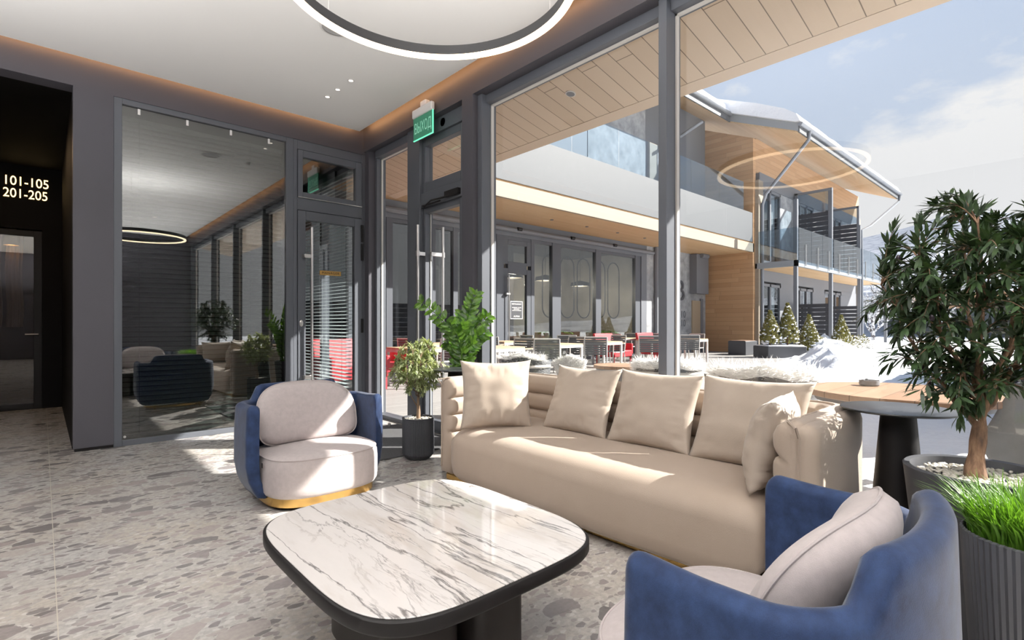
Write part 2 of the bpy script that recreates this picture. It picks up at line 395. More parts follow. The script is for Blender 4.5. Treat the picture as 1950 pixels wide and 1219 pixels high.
M['red'] = mat('red_paint', (0.50, 0.03, 0.04), 0.5)
M['fur'] = mat('sheepskin', (0.93, 0.92, 0.90), 0.9, Sheen_Weight=0.3)
M['rest_wall'] = mat('restaurant_wall', (0.42, 0.37, 0.30), 0.8); N = NT(M['rest_wall']); N.base(N.ramp(N.noise(N.coord(), 1.2, 6).outputs[0], [(0.3, (0.30, 0.26, 0.21)), (0.7, (0.50, 0.45, 0.37))]))
M['rest_in'] = mat('restaurant_dark', (0.07, 0.06, 0.055), 0.8)
M['darkblue'] = mat('dark_blue_paint', (0.018, 0.024, 0.045), 0.5)
M['greycush'] = fabric('grey_cloth', (0.22, 0.22, 0.22), (0.30, 0.30, 0.30), 200, 0.9, 0.1, 8)

# ============================================================ ROOM SHELL
struct(MB().box(-4.2, 3.32, -4.6, 10.6, -0.12, 0.0).build('floor', M['terrazzo'], smooth=0), 'grey terrazzo floor with stone chips and thin pale joints')
struct(MB().box(-4.1, 2.985, -4.5, 6.175, 3.64, 3.70).build('ceiling', M['ceil'], smooth=0), 'white dropped ceiling panel with a glowing gap along its edges')
struct(MB().box(-4.4, 3.6, -4.8, 10.7, 3.98, 4.2).build('ceiling_slab', M['wall_dark'], smooth=0))
# glowing warm strips hidden in the gap above the ceiling panel
t = thing('led_strip', 'warm glowing strip light hidden in the gap above the manager office wall', 'strip light', (0, 6.19, 3.70), group=None)
MB().box(-4.0, 2.98, 6.150, 6.172, 3.705, 3.735).build('strip_diffuser', M['cove'], t, smooth=0)
t = thing('led_strip', 'warm glowing strip light hidden in the gap above the window wall', 'strip light', (2.98, 0, 3.70), group=None)
MB().box(2.960, 2.982, -4.4, 6.12, 3.705, 3.735).build('strip_diffuser', M['cove'], t, smooth=0)

# ---- wall towards the manager office (plane y = 6.27)
b = MB()
b.box(-4.2, -1.35, 6.27, 6.47, 0, 3.98)
b.box(-1.35, 0.21, 6.27, 6.47, 3.395, 3.98)
b.box(0.21, 0.508, 6.27, 6.47, 0.03, 3.98)
b.box(0.508, 3.12, 6.27, 6.47, 3.385, 3.98)
struct(b.build('wall_back', M['wall_dark'], smooth=0), 'dark aubergine grey wall around the corridor opening and office glass')
struct(MB().box(0.22, 0.508, 6.285, 6.46, 0, 0.03).build('baseboard_back', M['black'], smooth=0))
b = MB(); b.box(-4.4, -4.2, -4.6, 6.47, 0, 3.98); struct(b.build('wall_left', M['wall_dark'], smooth=0))
b = MB(); b.box(-4.4, 3.3, -4.8, -4.6, 0, 3.98); struct(b.build('wall_rear', M['wall_dark'], smooth=0))
# corridor behind the opening
b = MB(); b.box(0.21, 0.33, 6.47, 10.6, 0, 3.98); b.box(-1.6, -1.35, 6.47, 10.6, 0, 3.98); struct(b.build('wall_corridor', M['corr'], smooth=0))
struct(MB().box(-1.35, 0.21, 6.47, 9.9, 3.395, 3.55).build('ceiling_corridor', M['corr'], smooth=0))
b = MB(); b.box(-1.35, 0.21, 9.90, 10.0, 2.52, 3.395); b.box(0.0, 0.21, 9.90, 10.0, 0, 2.52); b.box(-1.35, -1.05, 9.90, 10.0, 0, 2.52)
struct(b.build('wall_corridor_end', M['corr'], smooth=0))
struct(MB().box(-1.35, 0.21, 10.6, 10.7, 0, 3.55).build('wall_corridor_far', mat('olive_brown', (0.12, 0.085, 0.04), 0.7), smooth=0))
# corridor glass door
d = sroot('door_3', 'black framed glass door at the end of the dark corridor', (-0.5, 9.93, 0))
b = MB(); b.box(-1.05, -0.98, 9.91, 9.96, 0, 2.5); b.box(-0.09, 0.0, 9.91, 9.96, 0, 2.5); b.box(-0.98, -0.09, 9.91, 9.96, 2.42, 2.5); b.box(-0.98, -0.09, 9.91, 9.96, 0, 0.08)
b.build('door_frame', M['black'], d, bevel=0.004)
MB().box(-0.98, -0.09, 9.93, 9.94, 0.08, 2.42).build('pane', glass('smoked_glass', (0.55, 0.5, 0.42), 0.10), d, smooth=0)
MB().tube([(-0.045, 9.905, 1.05), (-0.045, 9.86, 1.05), (-0.18, 9.86, 1.05)], 0.009).build('door_handle', M['steel'], d)
# pale curtains and light cone seen through it
for k, x in enumerate((-0.52, -0.30)):
    b = MB(); b.grid(lambda i, j, x=x: Vector((x + i*0.012 - 0.09 + 0.01*math.sin(j), 10.42 + 0.025*math.sin(i*1.5), 1.15 + j*0.17)), 16, 9)
    b.grid(lambda i, j, x=x: Vector((x + i*0.012 - 0.09 + 0.01*math.sin(j), 10.432 + 0.025*math.sin(i*1.5), 1.15 + j*0.17)), 16, 9)
    o = b.build('curtain', mat('pale_curtain_%d' % k, (0.55, 0.48, 0.44), 0.9)); tag(o, ['pale narrow curtain seen left through the dark corridor glass door', 'pale narrow curtain seen right through the dark corridor glass door'][k], 'curtain', 'corridor curtains')
t = thing('wall_lamp', 'small glowing cone lamp seen through the corridor glass door', 'lamp', (-0.33, 10.45, 2.6))
MB().lathe([(0.03, 2.75), (0.085, 2.32), (0.08, 2.32), (0.03, 2.74)], (-0.33, 10.3, 0), 24).build('lamp_shade', mat('lamp_shade', (0.8, 0.6, 0.4), 0.6), t)
MB().lathe([(0, 2.36), (0.04, 2.36), (0.05, 2.33), (0, 2.33)], (-0.33, 10.3, 0), 20).build('bulb', emis('bulb_warm', (1, 0.7, 0.35), 12), t)
MB().box(-0.345, -0.315, 10.3, 10.6, 2.73, 2.76).build('bracket', M['brass'], t, smooth=0)
# illuminated room number sign
t = thing('room_number_sign', 'warm glowing room numbers 101-105 and 201-205 in the dark corridor', 'sign', (-0.1, 9.89, 3.0))
LM = emis('sign_letters', (1.0, 0.68, 0.30), 3.2)
def onY(px, py, Y):
    u = (px - 975)/986.7; t_ = Y/(0.7409 - 0.6716*u); return (0.6716 + 0.7409*u)*t_, 1.18 + (619-py)/986.7*t_
x0, z0 = -0.49, 3.215; 
text_part('number_row', '101-105', 0.232, LM, t, face_to((-0.165, 9.895, 3.165), (1, 0, 0), (0, 0, 1)), 0.004, fitw=0.44, fith=0.125)
text_part('number_row', '201-205', 0.232, LM, t, face_to((-0.170, 9.895, 2.995), (1, 0, 0), (0, 0, 1)), 0.004, fitw=0.45, fith=0.125)
pl = bpy.data.lights.new('corridor_glow', 'AREA'); pl.energy = 9; pl.color = (1, 0.65, 0.35); pl.size = 0.5
o = bpy.data.objects.new('corridor_glow', pl); COL.objects.link(o); o.location = (-0.5, 8.6, 3.38)
t = thing('ceiling_downlight', 'recessed warm downlight in the dark corridor ceiling', 'ceiling light', (-0.5, 8.6, 3.39))
MB().lathe([(0, 3.392), (0.05, 3.392), (0.05, 3.397), (0, 3.397)], (-0.5, 8.6, 0), 24).build('lens', LM, t)
MB().lathe([(0.052, 3.388), (0.065, 3.388), (0.065, 3.397), (0.052, 3.397)], (-0.5, 8.6, 0), 24).build('ring', M['black'], t)

# ---- office glass (fixed) and its frame
wn1 = sroot('window_1', 'large coated glass panel of the manager office with blinds behind', (1.35, 6.3, 0))
b = MB(); b.box(0.508, 0.575, 6.275, 6.36, 0, 3.385); b.box(2.116, 2.20, 6.275, 6.36, 0, 3.385); b.box(0.575, 2.116, 6.275, 6.36, 3.33, 3.385); b.box(0.575, 2.116, 6.275, 6.36, 0, 0.055)
b.build('window_frame', M['frame'], wn1, bevel=0.003)
MB().box(0.575, 2.116, 6.300, 6.308, 0.055, 3.33).build('pane', M['glass_dark'], wn1, smooth=0)
t = thing('sticker', 'small pale round sticker at the lower left of the office glass', 'sticker', (0.597, 6.298, 0.085))
MB().lathe([(0, -0.001), (0.012, -0.001), (0.012, 0.001), (0, 0.001)], (0, 0, 0), 20).build('disc', M['white'], t, local=True).rotation_euler = (PI/2, 0, 0)
for k, x in enumerate((0.711, 1.124, 1.536, 1.93)):
    tag(MB().box(x-0.011, x+0.011, 6.290, 6.2995, 3.265, 3.322).build('blind_bracket', M['white'], bevel=0.002), ['small white blind bracket above the office glass, first from the column', 'small white blind bracket above the office glass, second from the column', 'small white blind bracket above the office glass, third from the column', 'small white blind bracket above the office glass, next to the door frame'][k], 'bracket', 'blind brackets')
# blind behind the office glass
def blind(name, label, axis, a0, a1, pos, ztop, zbot, pitch, tilt, m, width=0.05, cords=()):
    t = thing(name, label, 'blind', ((a0+a1)/2, pos, 0) if axis == 'x' else (pos, (a0+a1)/2, 0))
    b = MB(); z = ztop - 0.05
    while z > zbot:
        c, s_ = math.cos(tilt)*width/2, math.sin(tilt)*width/2
        for k in range(3):
            p = (-1 + k*2/3., -1 + (k+1)*2/3.)
            pts = []
            for q in p:
                pts.append((q*c, q*s_ + 0.003*(1-q*q)))
            (d0, h0), (d1, h1) = pts
            if axis == 'x': b.face([(a0, pos+d0, z+h0), (a1, pos+d0, z+h0), (a1, pos+d1, z+h1), (a0, pos+d1, z+h1)])
            else: b.face([(pos+d0, a0, z+h0), (pos+d0, a1, z+h0), (pos+d1, a1, z+h1), (pos+d1, a0, z+h1)])
        z -= pitch
    o = b.build('slats', m, t, recalc=False, smooth=60)
    s = o.modifiers.new('t', 'SOLIDIFY'); s.thickness = 0.0012
    if axis == 'x': MB().box(a0, a1, pos-0.025, pos+0.025, ztop-0.03, ztop+0.01).build('head_rail', M['white'], t, smooth=0); MB().box(a0, a1, pos-0.02, pos+0.02, zbot-0.025, zbot).build('bottom_rail', m, t, smooth=0)
    else: MB().box(pos-0.025, pos+0.025, a0, a1, ztop-0.03, ztop+0.01).build('head_rail', m, t, smooth=0); MB().box(pos-0.02, pos+0.02, a0, a1, zbot-0.025, zbot).build('bottom_rail', m, t, smooth=0)
    for q in cords:
        p = (q, pos-0.027, 0) if axis == 'x' else (pos-0.027, q, 0)
        MB().tube([(p[0], p[1], ztop-0.02), (p[0], p[1], zbot)], 0.0022, 5).build('cord', M['frame'], t)
    return t
blind('venetian_blind', 'closed grey venetian blind behind the large office glass', 'x', 0.585, 2.10, 6.385, 3.235, 0.09, 0.050, math.radians(50), M['slat'], cords=(0.72, 1.75))

# ---- office door with transom
d = sroot('door_1', 'dark framed glass office door with a long steel pull handle', (2.65, 6.3, 0))
b = MB()
b.box(2.20, 2.245, 6.275, 6.36, 0, 3.385); b.box(3.064, 3.12, 6.275, 6.36, 0, 3.385); b.box(2.245, 3.064, 6.275, 6.36, 3.275, 3.385); b.box(2.245, 3.064, 6.275, 6.36, 2.555, 2.700)
b.build('door_frame', M['frame'], d, bevel=0.004)
b = MB(); b.box(2.25, 2.307, 6.265, 6.34, 2.705, 3.27); b.box(2.978, 3.06, 6.265, 6.34, 2.705, 3.27); b.box(2.307, 2.978, 6.265, 6.34, 3.188, 3.27); b.box(2.307, 2.978, 6.265, 6.34, 2.705, 2.77)
b.build('transom_sash', M['frame'], d, bevel=0.004)
MB().box(2.307, 2.978, 6.30, 6.306, 2.77, 3.188).build('transom_pane', glass('transom_glass', (0.75, 0.77, 0.76), 0.18), d, smooth=0)
MB().box(2.25, 3.06, 6.258, 6.272, 2.700, 2.708).build('drip_edge', M['steel'], d, smooth=0)
b = MB(); b.box(2.25, 2.34, 6.265, 6.34, 0.01, 2.548); b.box(2.961, 3.06, 6.265, 6.34, 0.01, 2.548); b.box(2.34, 2.961, 6.265, 6.34, 2.44, 2.548); b.box(2.34, 2.961, 6.265, 6.34, 0.01, 0.12)
leaf = b.build('door_leaf', M['frame'], d, bevel=0.004)
MB().box(2.34, 2.961, 6.30, 6.306, 0.12, 2.44).build('pane', glass('door_glass', (0.85, 0.88, 0.88), 0.06), leaf, smooth=0)
b = MB(); b.tube([(2.385, 6.19, 0.52), (2.385, 6.19, 2.35)], 0.016, 16)
for z in (0.56, 2.0): b.box(2.30, 2.40, 6.18, 6.20, z-0.022, z+0.022); b.box(2.295, 2.325, 6.185, 6.265, z-0.02, z+0.02)
b.build('door_handle', M['steel'], leaf, bevel=0.003)
for z in (2.36, 2.12, 1.17, 0.20): MB().box(3.045, 3.075, 6.245, 6.266, z-0.11 if z > 2 else z-0.09, z+0.11 if z > 2 else z+0.09).build('hinge', M['black'], leaf, bevel=0.003)
b = MB().lathe([(0, 0.006), (0.014, 0.006), (0.022, 0.0), (0, 0)], (0, 0, 0), 20); bmesh.ops.transform(b.bm, matrix=face_to((2.288, 6.262, 1.20), (1, 0, 0), (0, 0, 1)) @ Matrix.Diagonal((1, 1.8, 1, 1)), verts=b.bm.verts)
b.build('lock_cylinder', M['steel'], leaf)
t = thing('name_plate', 'brass coloured plate reading MANAGER on the office door glass', 'sign', (2.655, 6.296, 1.82))
MB().box(2.521, 2.790, 6.286, 6.299, 1.795, 1.850).build('plate', mat('plate_brass', (0.60, 0.36, 0.11), 0.4, metal=0.6), t, bevel=0.002)
text_part('lettering', 'MANAGER', 0.043, M['black'], t, face_to((2.655, 6.2855, 1.8215), (1, 0, 0), (0, 0, 1)), 0.0008, spacing=1.15)

# ---- manager office room behind
b = MB(); b.box(0.33, 3.15, 9.3, 9.45, 0, 3.98); struct(b.build('wall_office_far', M['corr'], smooth=0))
struct(MB().box(0.33, 3.15, 6.47, 9.3, 3.5, 3.6).build('ceiling_office', mat('office_ceiling', (0.10, 0.10, 0.10), 0.8), smooth=0))
wn4 = sroot('window_4', 'outer window of the manager office', (3.25, 7.9, 0))
b = MB(); b.box(3.12, 3.30, 6.27, 6.62, 0, 3.98); b.box(3.12, 3.30, 9.2, 9.45, 0, 3.98); b.box(3.12, 3.30, 6.62, 9.2, 3.3, 3.98); b.box(3.2, 3.30, 6.62, 9.2, 0, 0.07); b.box(3.18, 3.30, 7.86, 7.93, 0, 3.3)
b.build('window_frame', M['frame'], wn4, smooth=0)
MB().box(3.26, 3.268, 6.62, 9.2, 0.07, 3.3).build('pane', M['glass'], wn4, smooth=0)
blind('venetian_blind', 'open venetian blind at the outer window of the manager office', 'y', 6.64, 9.18, 3.10, 3.27, 0.1, 0.05, math.radians(14), M['slat_l'], cords=(6.9, 7.6, 8.3, 9.0))

# ============================================================ WINDOW WALL (plane x = 3.15)
b = MB()
b.box(3.09, 3.40, -4.6, 6.27, 3.42, 3.98)
b.box(3.09, 3.38, 3.975, 4.15, 0, 3.42)
b.box(3.11, 3.34, 6.176, 6.275, 0, 3.42)
struct(b.build('wall_right', M['wall_dark'], smooth=0), 'dark beam and pillar around the tall windows')
# narrow fixed light
wv = sroot('window_2', 'narrow tall fixed window between the corner and the entrance door', (3.25, 5.8, 0))
b = MB(); b.box(3.15, 3.33, 5.03, 5.29, 0, 3.42); b.box(3.20, 3.33, 6.13, 6.176, 0, 3.42); b.box(3.18, 3.33, 5.29, 6.13, 3.33, 3.42); b.box(3.18, 3.33, 5.29, 6.13, 0, 0.045)
b.build('window_frame', M['frame'], wv, bevel=0.004)
b = MB(); b.box(3.262, 3.285, 6.118, 6.132, 0.04, 3.33); b.box(3.262, 3.285, 5.29, 6.13, 3.318, 3.332); b.build('glazing_bead', M['alum'], wv, smooth=0)
MB().box(3.275, 3.283, 5.29, 6.13, 0.045, 3.33).build('pane', M['glass'], wv, smooth=0)
# entrance door
d = sroot('door_2', 'dark framed glass entrance door below a transom window', (3.25, 4.6, 0))
b = MB(); b.box(3.17, 3.34, 4.15, 4.22, 0, 3.42); b.box(3.17, 3.34, 4.22, 5.03, 3.27, 3.42); b.box(3.17, 3.34, 4.22, 5.03, 2.50, 2.66); b.box(3.18, 3.32, 4.22, 5.03, 0, 0.015)
b.build('door_frame', M['frame'], d, bevel=0.004)
b = MB(); b.box(3.20, 3.28, 4.97+0.02, 5.03, 2.66, 3.27); b.box(3.20, 3.28, 4.22, 4.32, 2.66, 3.27); b.box(3.20, 3.28, 4.32, 4.99, 3.19, 3.27); b.box(3.20, 3.28, 4.32, 4.99, 2.66, 2.78); b.build('transom_sash', M['frame'], d, bevel=0.004)
MB().box(3.262, 3.268, 4.32, 4.99, 2.78, 3.19).build('transom_pane', M['glass'], d, smooth=0)
b = MB(); b.box(3.20, 3.275, 4.985, 5.025, 0.015, 2.50); b.box(3.20, 3.275, 4.225, 4.34, 0.015, 2.50); b.box(3.20, 3.275, 4.34, 4.985, 2.435, 2.50); b.box(3.20, 3.275, 4.34, 4.985, 0.015, 0.13)
leaf = b.build('door_leaf', M['frame'], d, bevel=0.004)
MB().box(3.255, 3.262, 4.34, 4.985, 0.13, 2.435).build('pane', M['glass'], leaf, smooth=0)
MB().box(3.262, 3.275, 4.975, 4.987, 0.13, 2.435).build('glazing_bead', M['alum'], leaf, smooth=0)
for X in (3.11, 3.40):
    b = MB(); yy = 5.0 if X < 3.2 else 4.93
    b.tube([(X, yy, 0.45), (X, yy, 2.30)], 0.016, 16)
    for z in (0.56, 1.98): b.box(min(X, 3.24), max(X, 3.24), yy-0.012, yy+0.012, z-0.02, z+0.02); b.lathe([(0.016, -0.03), (0.024, -0.03), (0.024, 0.03), (0.016, 0.03)], (X, yy, z), 20)
    b.build('door_handle', M['steel'], leaf)
b = MB(); b.box(3.13, 3.19, 4.28, 4.52, 2.525, 2.585); b.tube([(3.14, 4.50, 2.53), (3.10, 4.72, 2.52), (3.16, 4.95, 2.50)], 0.011, 8); b.tube([(3.15, 4.62, 2.51), (3.15, 4.97, 2.51)], 0.009, 8)
b.build('door_closer', M['black'], d, bevel=0.006)
t = thing('motion_sensor', 'small black dome sensor above the entrance door transom', 'sensor', (3.16, 4.60, 3.34))
b = MB().lathe([(0, 0.045), (0.025, 0.04), (0.04, 0.02), (0.045, 0), (0, 0)], (0, 0, 0), 24); bmesh.ops.transform(b.bm, matrix=face_to((3.17, 4.60, 3.35), (0, -1, 0), (0, 0, 1)) @ Matrix.Rotation(PI, 4, 'X'), verts=b.bm.verts); b.build('dome', M['black'], t)
# big windows
for k, (y1, y0) in enumerate(((3.908, 1.971), (1.907, -0.10), (-0.165, -2.10), (-2.165, -4.5))):
    wv = sroot('window_%d' % (5 + k), ['big window left of the slim mullion, behind the sofa', 'big window right of the slim mullion, behind the side table', None, None][k], (3.25, (y0+y1)/2, 0))
    b = MB()
    if k == 0: b.box(3.15, 3.33, 3.908, 3.975, 0, 3.42)
    b.box(3.15, 3.33, y0-0.064, y0, 0, 3.42)
    b.box(3.20, 3.33, y0, y1, 3.34, 3.42); b.box(3.20, 3.33, y0, y1, 0, 0.07)
    b.build('window_frame', M['frame'], wv, bevel=0.003)
    b = MB(); b.box(3.262, 3.292, y1-0.013, y1, 0.07, 3.34); b.box(3.262, 3.292, y0, y0+0.01, 0.07, 3.34); b.box(3.262, 3.292, y0, y1, 3.328, 3.341); b.build('glazing_bead', M['alum'], wv, smooth=0)
    MB().box(3.278, 3.286, y0, y1, 0.07, 3.34).build('pane', M['glass'], wv, smooth=0)
# exit sign
t = thing('exit_sign', 'green exit sign reading ВЫХОД hanging from the beam above the entrance door', 'sign', (3.03, 4.775, 3.45))
b = MB(); b.box(3.015, 3.062, 4.585, 4.97, 3.445, 3.535)
b.box(3.03, 3.092, 4.72, 4.83, 3.535, 3.60); b.build('housing', M['white'], t, bevel=0.012)
b = MB(); b.box(3.034, 3.044, 4.59, 4.965, 3.205, 3.445); b.build('panel', mat('exit_green', (0.05, 0.24, 0.15), 0.2, Emission_Color=(0.03, 0.4, 0.2, 1), Emission_Strength=0.12), t, smooth=0)
b = MB(); b.box(3.032, 3.046, 4.588, 4.967, 3.199, 3.207); b.box(3.032, 3.046, 4.586, 4.592, 3.20, 3.445); b.build('lit_edge', emis('exit_edge', (0.2, 1.0, 0.6), 1.2), t, smooth=0)
text_part('lettering', 'ВЫХОД', 0.150, mat('exit_letters', (0.30, 0.62, 0.48), 0.4, Emission_Color=(0.2, 0.7, 0.5, 1), Emission_Strength=0.25), t, face_to((3.0325, 4.777, 3.318), (0, -1, 0), (0, 0, 1)) , 0.001, fitw=0.325, fith=0.14)

# ---- ceiling fittings
t = thing('ceiling_speaker', 'round white ceiling speaker right beside the ring lamp', 'speaker', (1.80, 4.14, 3.64))
b = MB().lathe([(0, 3.632), (0.115, 3.632), (0.115, 3.64), (0, 3.64)], (1.80, 4.14, 0), 40); b.build('grille', M['grille'], t)
MB().lathe([(0.115, 3.628), (0.135, 3.632), (0.135, 3.64), (0.115, 3.64)], (1.80, 4.14, 0), 40).build('rim', M['white'], t)
t2 = copy_tree(t); t2.location = (1.27, 4.07, 3.64); t2['label'] = 'round white ceiling speaker cut by the top edge of the picture'
for o in (t, t2): o['group'] = 'ceiling speakers'
t = thing('downlight', 'small lit recessed downlight nearest the ring lamp', 'ceiling light', (2.30, 4.95, 3.64), group='trio of small downlights')
MB().lathe([(0, -0.004), (0.022, -0.004), (0.022, 0), (0, 0)], (0, 0, 0), 24).build('lens', emis('downlight_lens', (1, 0.9, 0.78), 3), t, local=True)
MB().lathe([(0.022, -0.004), (0.036, -0.002), (0.036, 0), (0.022, 0)], (0, 0, 0), 24).build('ring', M['white'], t, local=True)
for p, l in (((2.285, 5.23, 3.64), 'small lit recessed downlight, middle one of the three'), ((2.275, 5.47, 3.64), 'small lit recessed downlight nearest the office wall')):
    c = copy_tree(t); c.location = p; c['label'] = l
tag(MB().lathe([(0, 3.60), (0.03, 3.605), (0.04, 3.63), (0.045, 3.64), (0, 3.64)], (2.30, 4.10, 0), 24).build('smoke_detector', M['white']), 'small smoke detector on the ceiling just behind the ring lamp', 'smoke detector')

# ---- ring pendant lamp over the coffee table
def ring_lamp(label, c, r, z, group='ring pendant lamps', up=110):
    t = thing('ring_pendant_lamp', label, 'ring lamp', (c[0], c[1], z), group=group)
    n = 120; b = MB()
    prof = [(-0.015, 0.012), (0.015, 0.012), (0.015, 0.062), (-0.015, 0.062)]
    b.grid(lambda i, j: Vector(((r+prof[j % 4][0])*math.cos(2*PI*i/n), (r+prof[j % 4][0])*math.sin(2*PI*i/n), prof[j % 4][1])), n, 5, closeu=True)
    b.build('housing', M['frame_b'], t, local=True, smooth=40)
    b = MB(); prof2 = [(-0.015, -0.005), (0.015, -0.005), (0.015, 0.012), (-0.015, 0.012)]
    b.grid(lambda i, j: Vector(((r+prof2[j % 4][0])*math.cos(2*PI*i/n), (r+prof2[j % 4][0])*math.sin(2*PI*i/n), prof2[j % 4][1])), n, 5, closeu=True)
    b.build('diffuser', M['led'], t, local=True, smooth=40)
    for k in range(3):
        a = math.radians(-12 + 120*k)
        MB().tube([(r*math.cos(a), r*math.sin(a), 0.06), (r*math.cos(a), r*math.sin(a), 3.64 - z)], 0.0012, 5).build('suspension_wire', M['steel'], t, local=True)
    L = bpy.data.lights.new('ring_fill_light', 'AREA'); L.shape = 'DISK'; L.size = 1.9*r; L.energy = up; L.color = (1.0, 0.97, 0.94)  # added upward fill disk inside the ring, brightens the ceiling
    o = bpy.data.objects.new('ring_fill_light', L); COL.objects.link(o); o.parent = t; o.location = (0, 0, 0.07); o.rotation_euler = (PI, 0, 0)
    return t
ring_lamp('black ring pendant lamp with a warm glowing lower edge over the coffee table', (1.24, 1.90), 0.63, 2.66, up=40)
def add_fill_drum(label, x, y):  # added drums out of view, upward fill light for the dark lobby
    t = thing('added_fill_drum', label, 'pendant lamp', (x, y, 2.2), group='added unseen fill drums outside the picture')
    MB().lathe([(0, 0), (0.26, 0), (0.27, 0.01), (0.27, 0.12), (0.25, 0.12), (0.25, 0.09), (0, 0.09)], (0, 0, 0), 48).build('drum', M['black'], t, local=True)
    for k in range(3): MB().tube([(0.25*math.cos(k*2.1), 0.25*math.sin(k*2.1), 0.1), (0.25*math.cos(k*2.1), 0.25*math.sin(k*2.1), 1.44)], 0.0015, 5).build('suspension_wire', M['steel'], t, local=True)
    L = bpy.data.lights.new('drum_fill_light', 'AREA'); L.shape = 'DISK'; L.size = 0.48; L.energy = 120; L.color = (1.0, 0.97, 0.95)
    o = bpy.data.objects.new('drum_fill_light', L); COL.objects.link(o); o.parent = t; o.location = (0, 0, 0.115); o.rotation_euler = (PI, 0, 0)
for x, y, wd_ in ((0.2, -1.3, 'right behind the camera'), (0.2, -3.4, 'nearest the rear wall'), (-1.6, 1.1, 'left of the camera'), (-1.6, -1.5, 'behind the camera to the left'), (-1.5, 3.7, 'near the corridor opening'), (-3.3, 0.0, 'nearest the left wall'), (-1.7, -3.6, 'in the rear left corner')):
    add_fill_drum('added unseen fill light in a black drum, ' + wd_, x, y)
def downlight(x, y, en, word):  # added ceiling spots out of view, fill for floor and furniture
    t = thing('downlight', 'added unseen fill downlight in the lobby ceiling, ' + word, 'ceiling light', (x, y, 3.64), group='added fill downlights outside the picture')
    MB().lathe([(0, -0.004), (0.04, -0.004), (0.04, 0), (0, 0)], (0, 0, 0), 24).build('lens', bpy.data.materials['downlight_lens'], t, local=True)
    MB().lathe([(0.04, -0.004), (0.056, -0.002), (0.056, 0), (0.04, 0)], (0, 0, 0), 24).build('ring', M['white'], t, local=True)
    L = bpy.data.lights.new('downlight_fill_beam', 'SPOT'); L.energy = en; L.spot_size = math.radians(150); L.spot_blend = 1.0; L.shadow_soft_size = 0.03; L.color = (1, 0.97, 0.94)
    o = bpy.data.objects.new('downlight_fill_beam', L); COL.objects.link(o); o.parent = t; o.location = (0, 0, -0.03)
for x, y, wd_ in ((-0.6, -0.3, 'left of the camera'), (0.3, -0.9, 'behind the camera'), (-2.2, 2.4, 'over the far left'), (-1.0, 4.6, 'near the corridor opening'), (1.9, -1.6, 'near the windows')):
    downlight(x, y, 95, wd_)
# door mat
tag(MB().box(1.75, 3.12, 4.10, 5.45, 0.0, 0.012).build('door_mat', M['mat'], bevel=0.003), 'dark grey speckled mat in front of the entrance door', 'mat')
tag(MB().lathe([(0, 0), (0.016, 0), (0.016, 0.05), (0.012, 0.055), (0, 0.055)], (2.95, 5.35, 0.0), 16).build('door_stop', M['steel']), 'small steel door stop on the floor by the narrow window', 'door stop')
#==EXT==
# ============================================================ OUTDOORS
def terr(X):  # edge of the cleared terrace
    return 1.9 + (X - 5) * 0.325
def sstep(x): x = max(0, min(1, x)); return x*x*(3-2*x)
def snow_h(X, Y):
    d = terr(X) - Y
    if X > 22.4: d = max(d, 7.25 - Y)
    n = noise.fractal(Vector((X*0.55, Y*0.55, 3.1)), 1.0, 2.0, 4)
    n2 = noise.fractal(Vector((X*1.9, Y*1.9, 8.1)), 1.0, 2.0, 3)
    near = math.exp(-((d-0.8)/1.0)**2)
    h = sstep(d/0.7) * (0.16 + 0.10*n) + near*(0.16 + 0.22*n + 0.20*n2 + 0.42*(0.5-abs(noise.noise(Vector((X*0.9, Y*1.3, 5.5)))))*(1 + noise.noise(Vector((X*2.6, Y*2.6, 2.2))))) * sstep((X-9)/5) + sstep(d/0.5)*(0.05*n2 + 0.05*abs(noise.noise(Vector((X*3.7, Y*3.7, 1)))))
    return h - 0.04
b = MB(); rows = []
xs = [3.42 + 0.18*i for i in range(150)] + [30.5 + 1.0*i for i in range(60)]
ys = [-40 + 1.5*i for i in range(22)] + [-6.8 + 0.16*i for i in range(118)]
b.grid(lambda i, j: Vector((xs[i], ys[j], snow_h(xs[i], ys[j]))), len(xs), len(ys))
struct(b.build('ground_snow', M['snow'], smooth=180, recalc=True), 'deep snow covering the garden with a lumpy bank beside the terrace')
b = MB().box(3.34, 22.3, 0.5, 11.6, -0.15, 0.0); b.box(22.3, 60, 7.0, 9.5, -0.15, 0.0); b.box(3.34, 12, -8, 0.5, -0.15, -0.03)
struct(b.build('floor_terrace', M['deck'], smooth=0), 'grey boarded terrace in front of the restaurant')
# hills
def hz(px):
    P = [(-3000, 560), (1200, 540), (1560, 470), (1650, 447), (1730, 427), (1830, 396), (1950, 404), (2100, 420), (2600, 470), (6000, 560)]
    for (a, b_), (c, d_) in zip(P, P[1:]):
        if a <= px <= c: return (619 - (b_ + (d_-b_)*(px-a)/(c-a)))/986.7
    return 0.05
def hill_pt(i, j):
    be = math.radians(-20 + i*1.0)          # bearing right of the camera axis
    R_ = [55, 75, 100, 130, 165, 205, 260, 330, 420, 520, 640, 760][j]
    px = 975 + 986.7*math.tan(be) if be < 1.3 else 4000
    top = hz(px)*math.cos(be)
    k = [0, 0.25, 0.40, 0.52, 0.58, 0.60, 0.62, 0.70, 0.80, 0.92, 1.0, 0.96][j]
    n = noise.fractal(Vector((be*3.2, R_*0.004, 2.0)), 1.0, 2.0, 3)
    z = R_*top*k*(1 + (0.16*n if j < 10 else 0.03*n)) + (2.0*n if j > 0 else 0)
    rx, ry = math.sin(be), math.cos(be)
    return Vector((0.7409*rx + 0.6716*ry, -0.6716*rx + 0.7409*ry, 0))*R_ + Vector((0, 0, z - (0.6 if j == 0 else 0)))
m = mat('hill', (0.6, 0.62, 0.66), 0.9, spec=0.1); N = NT(m)
v = N.coord(); sp = N.n('ShaderNodeSeparateXYZ', {0: v})
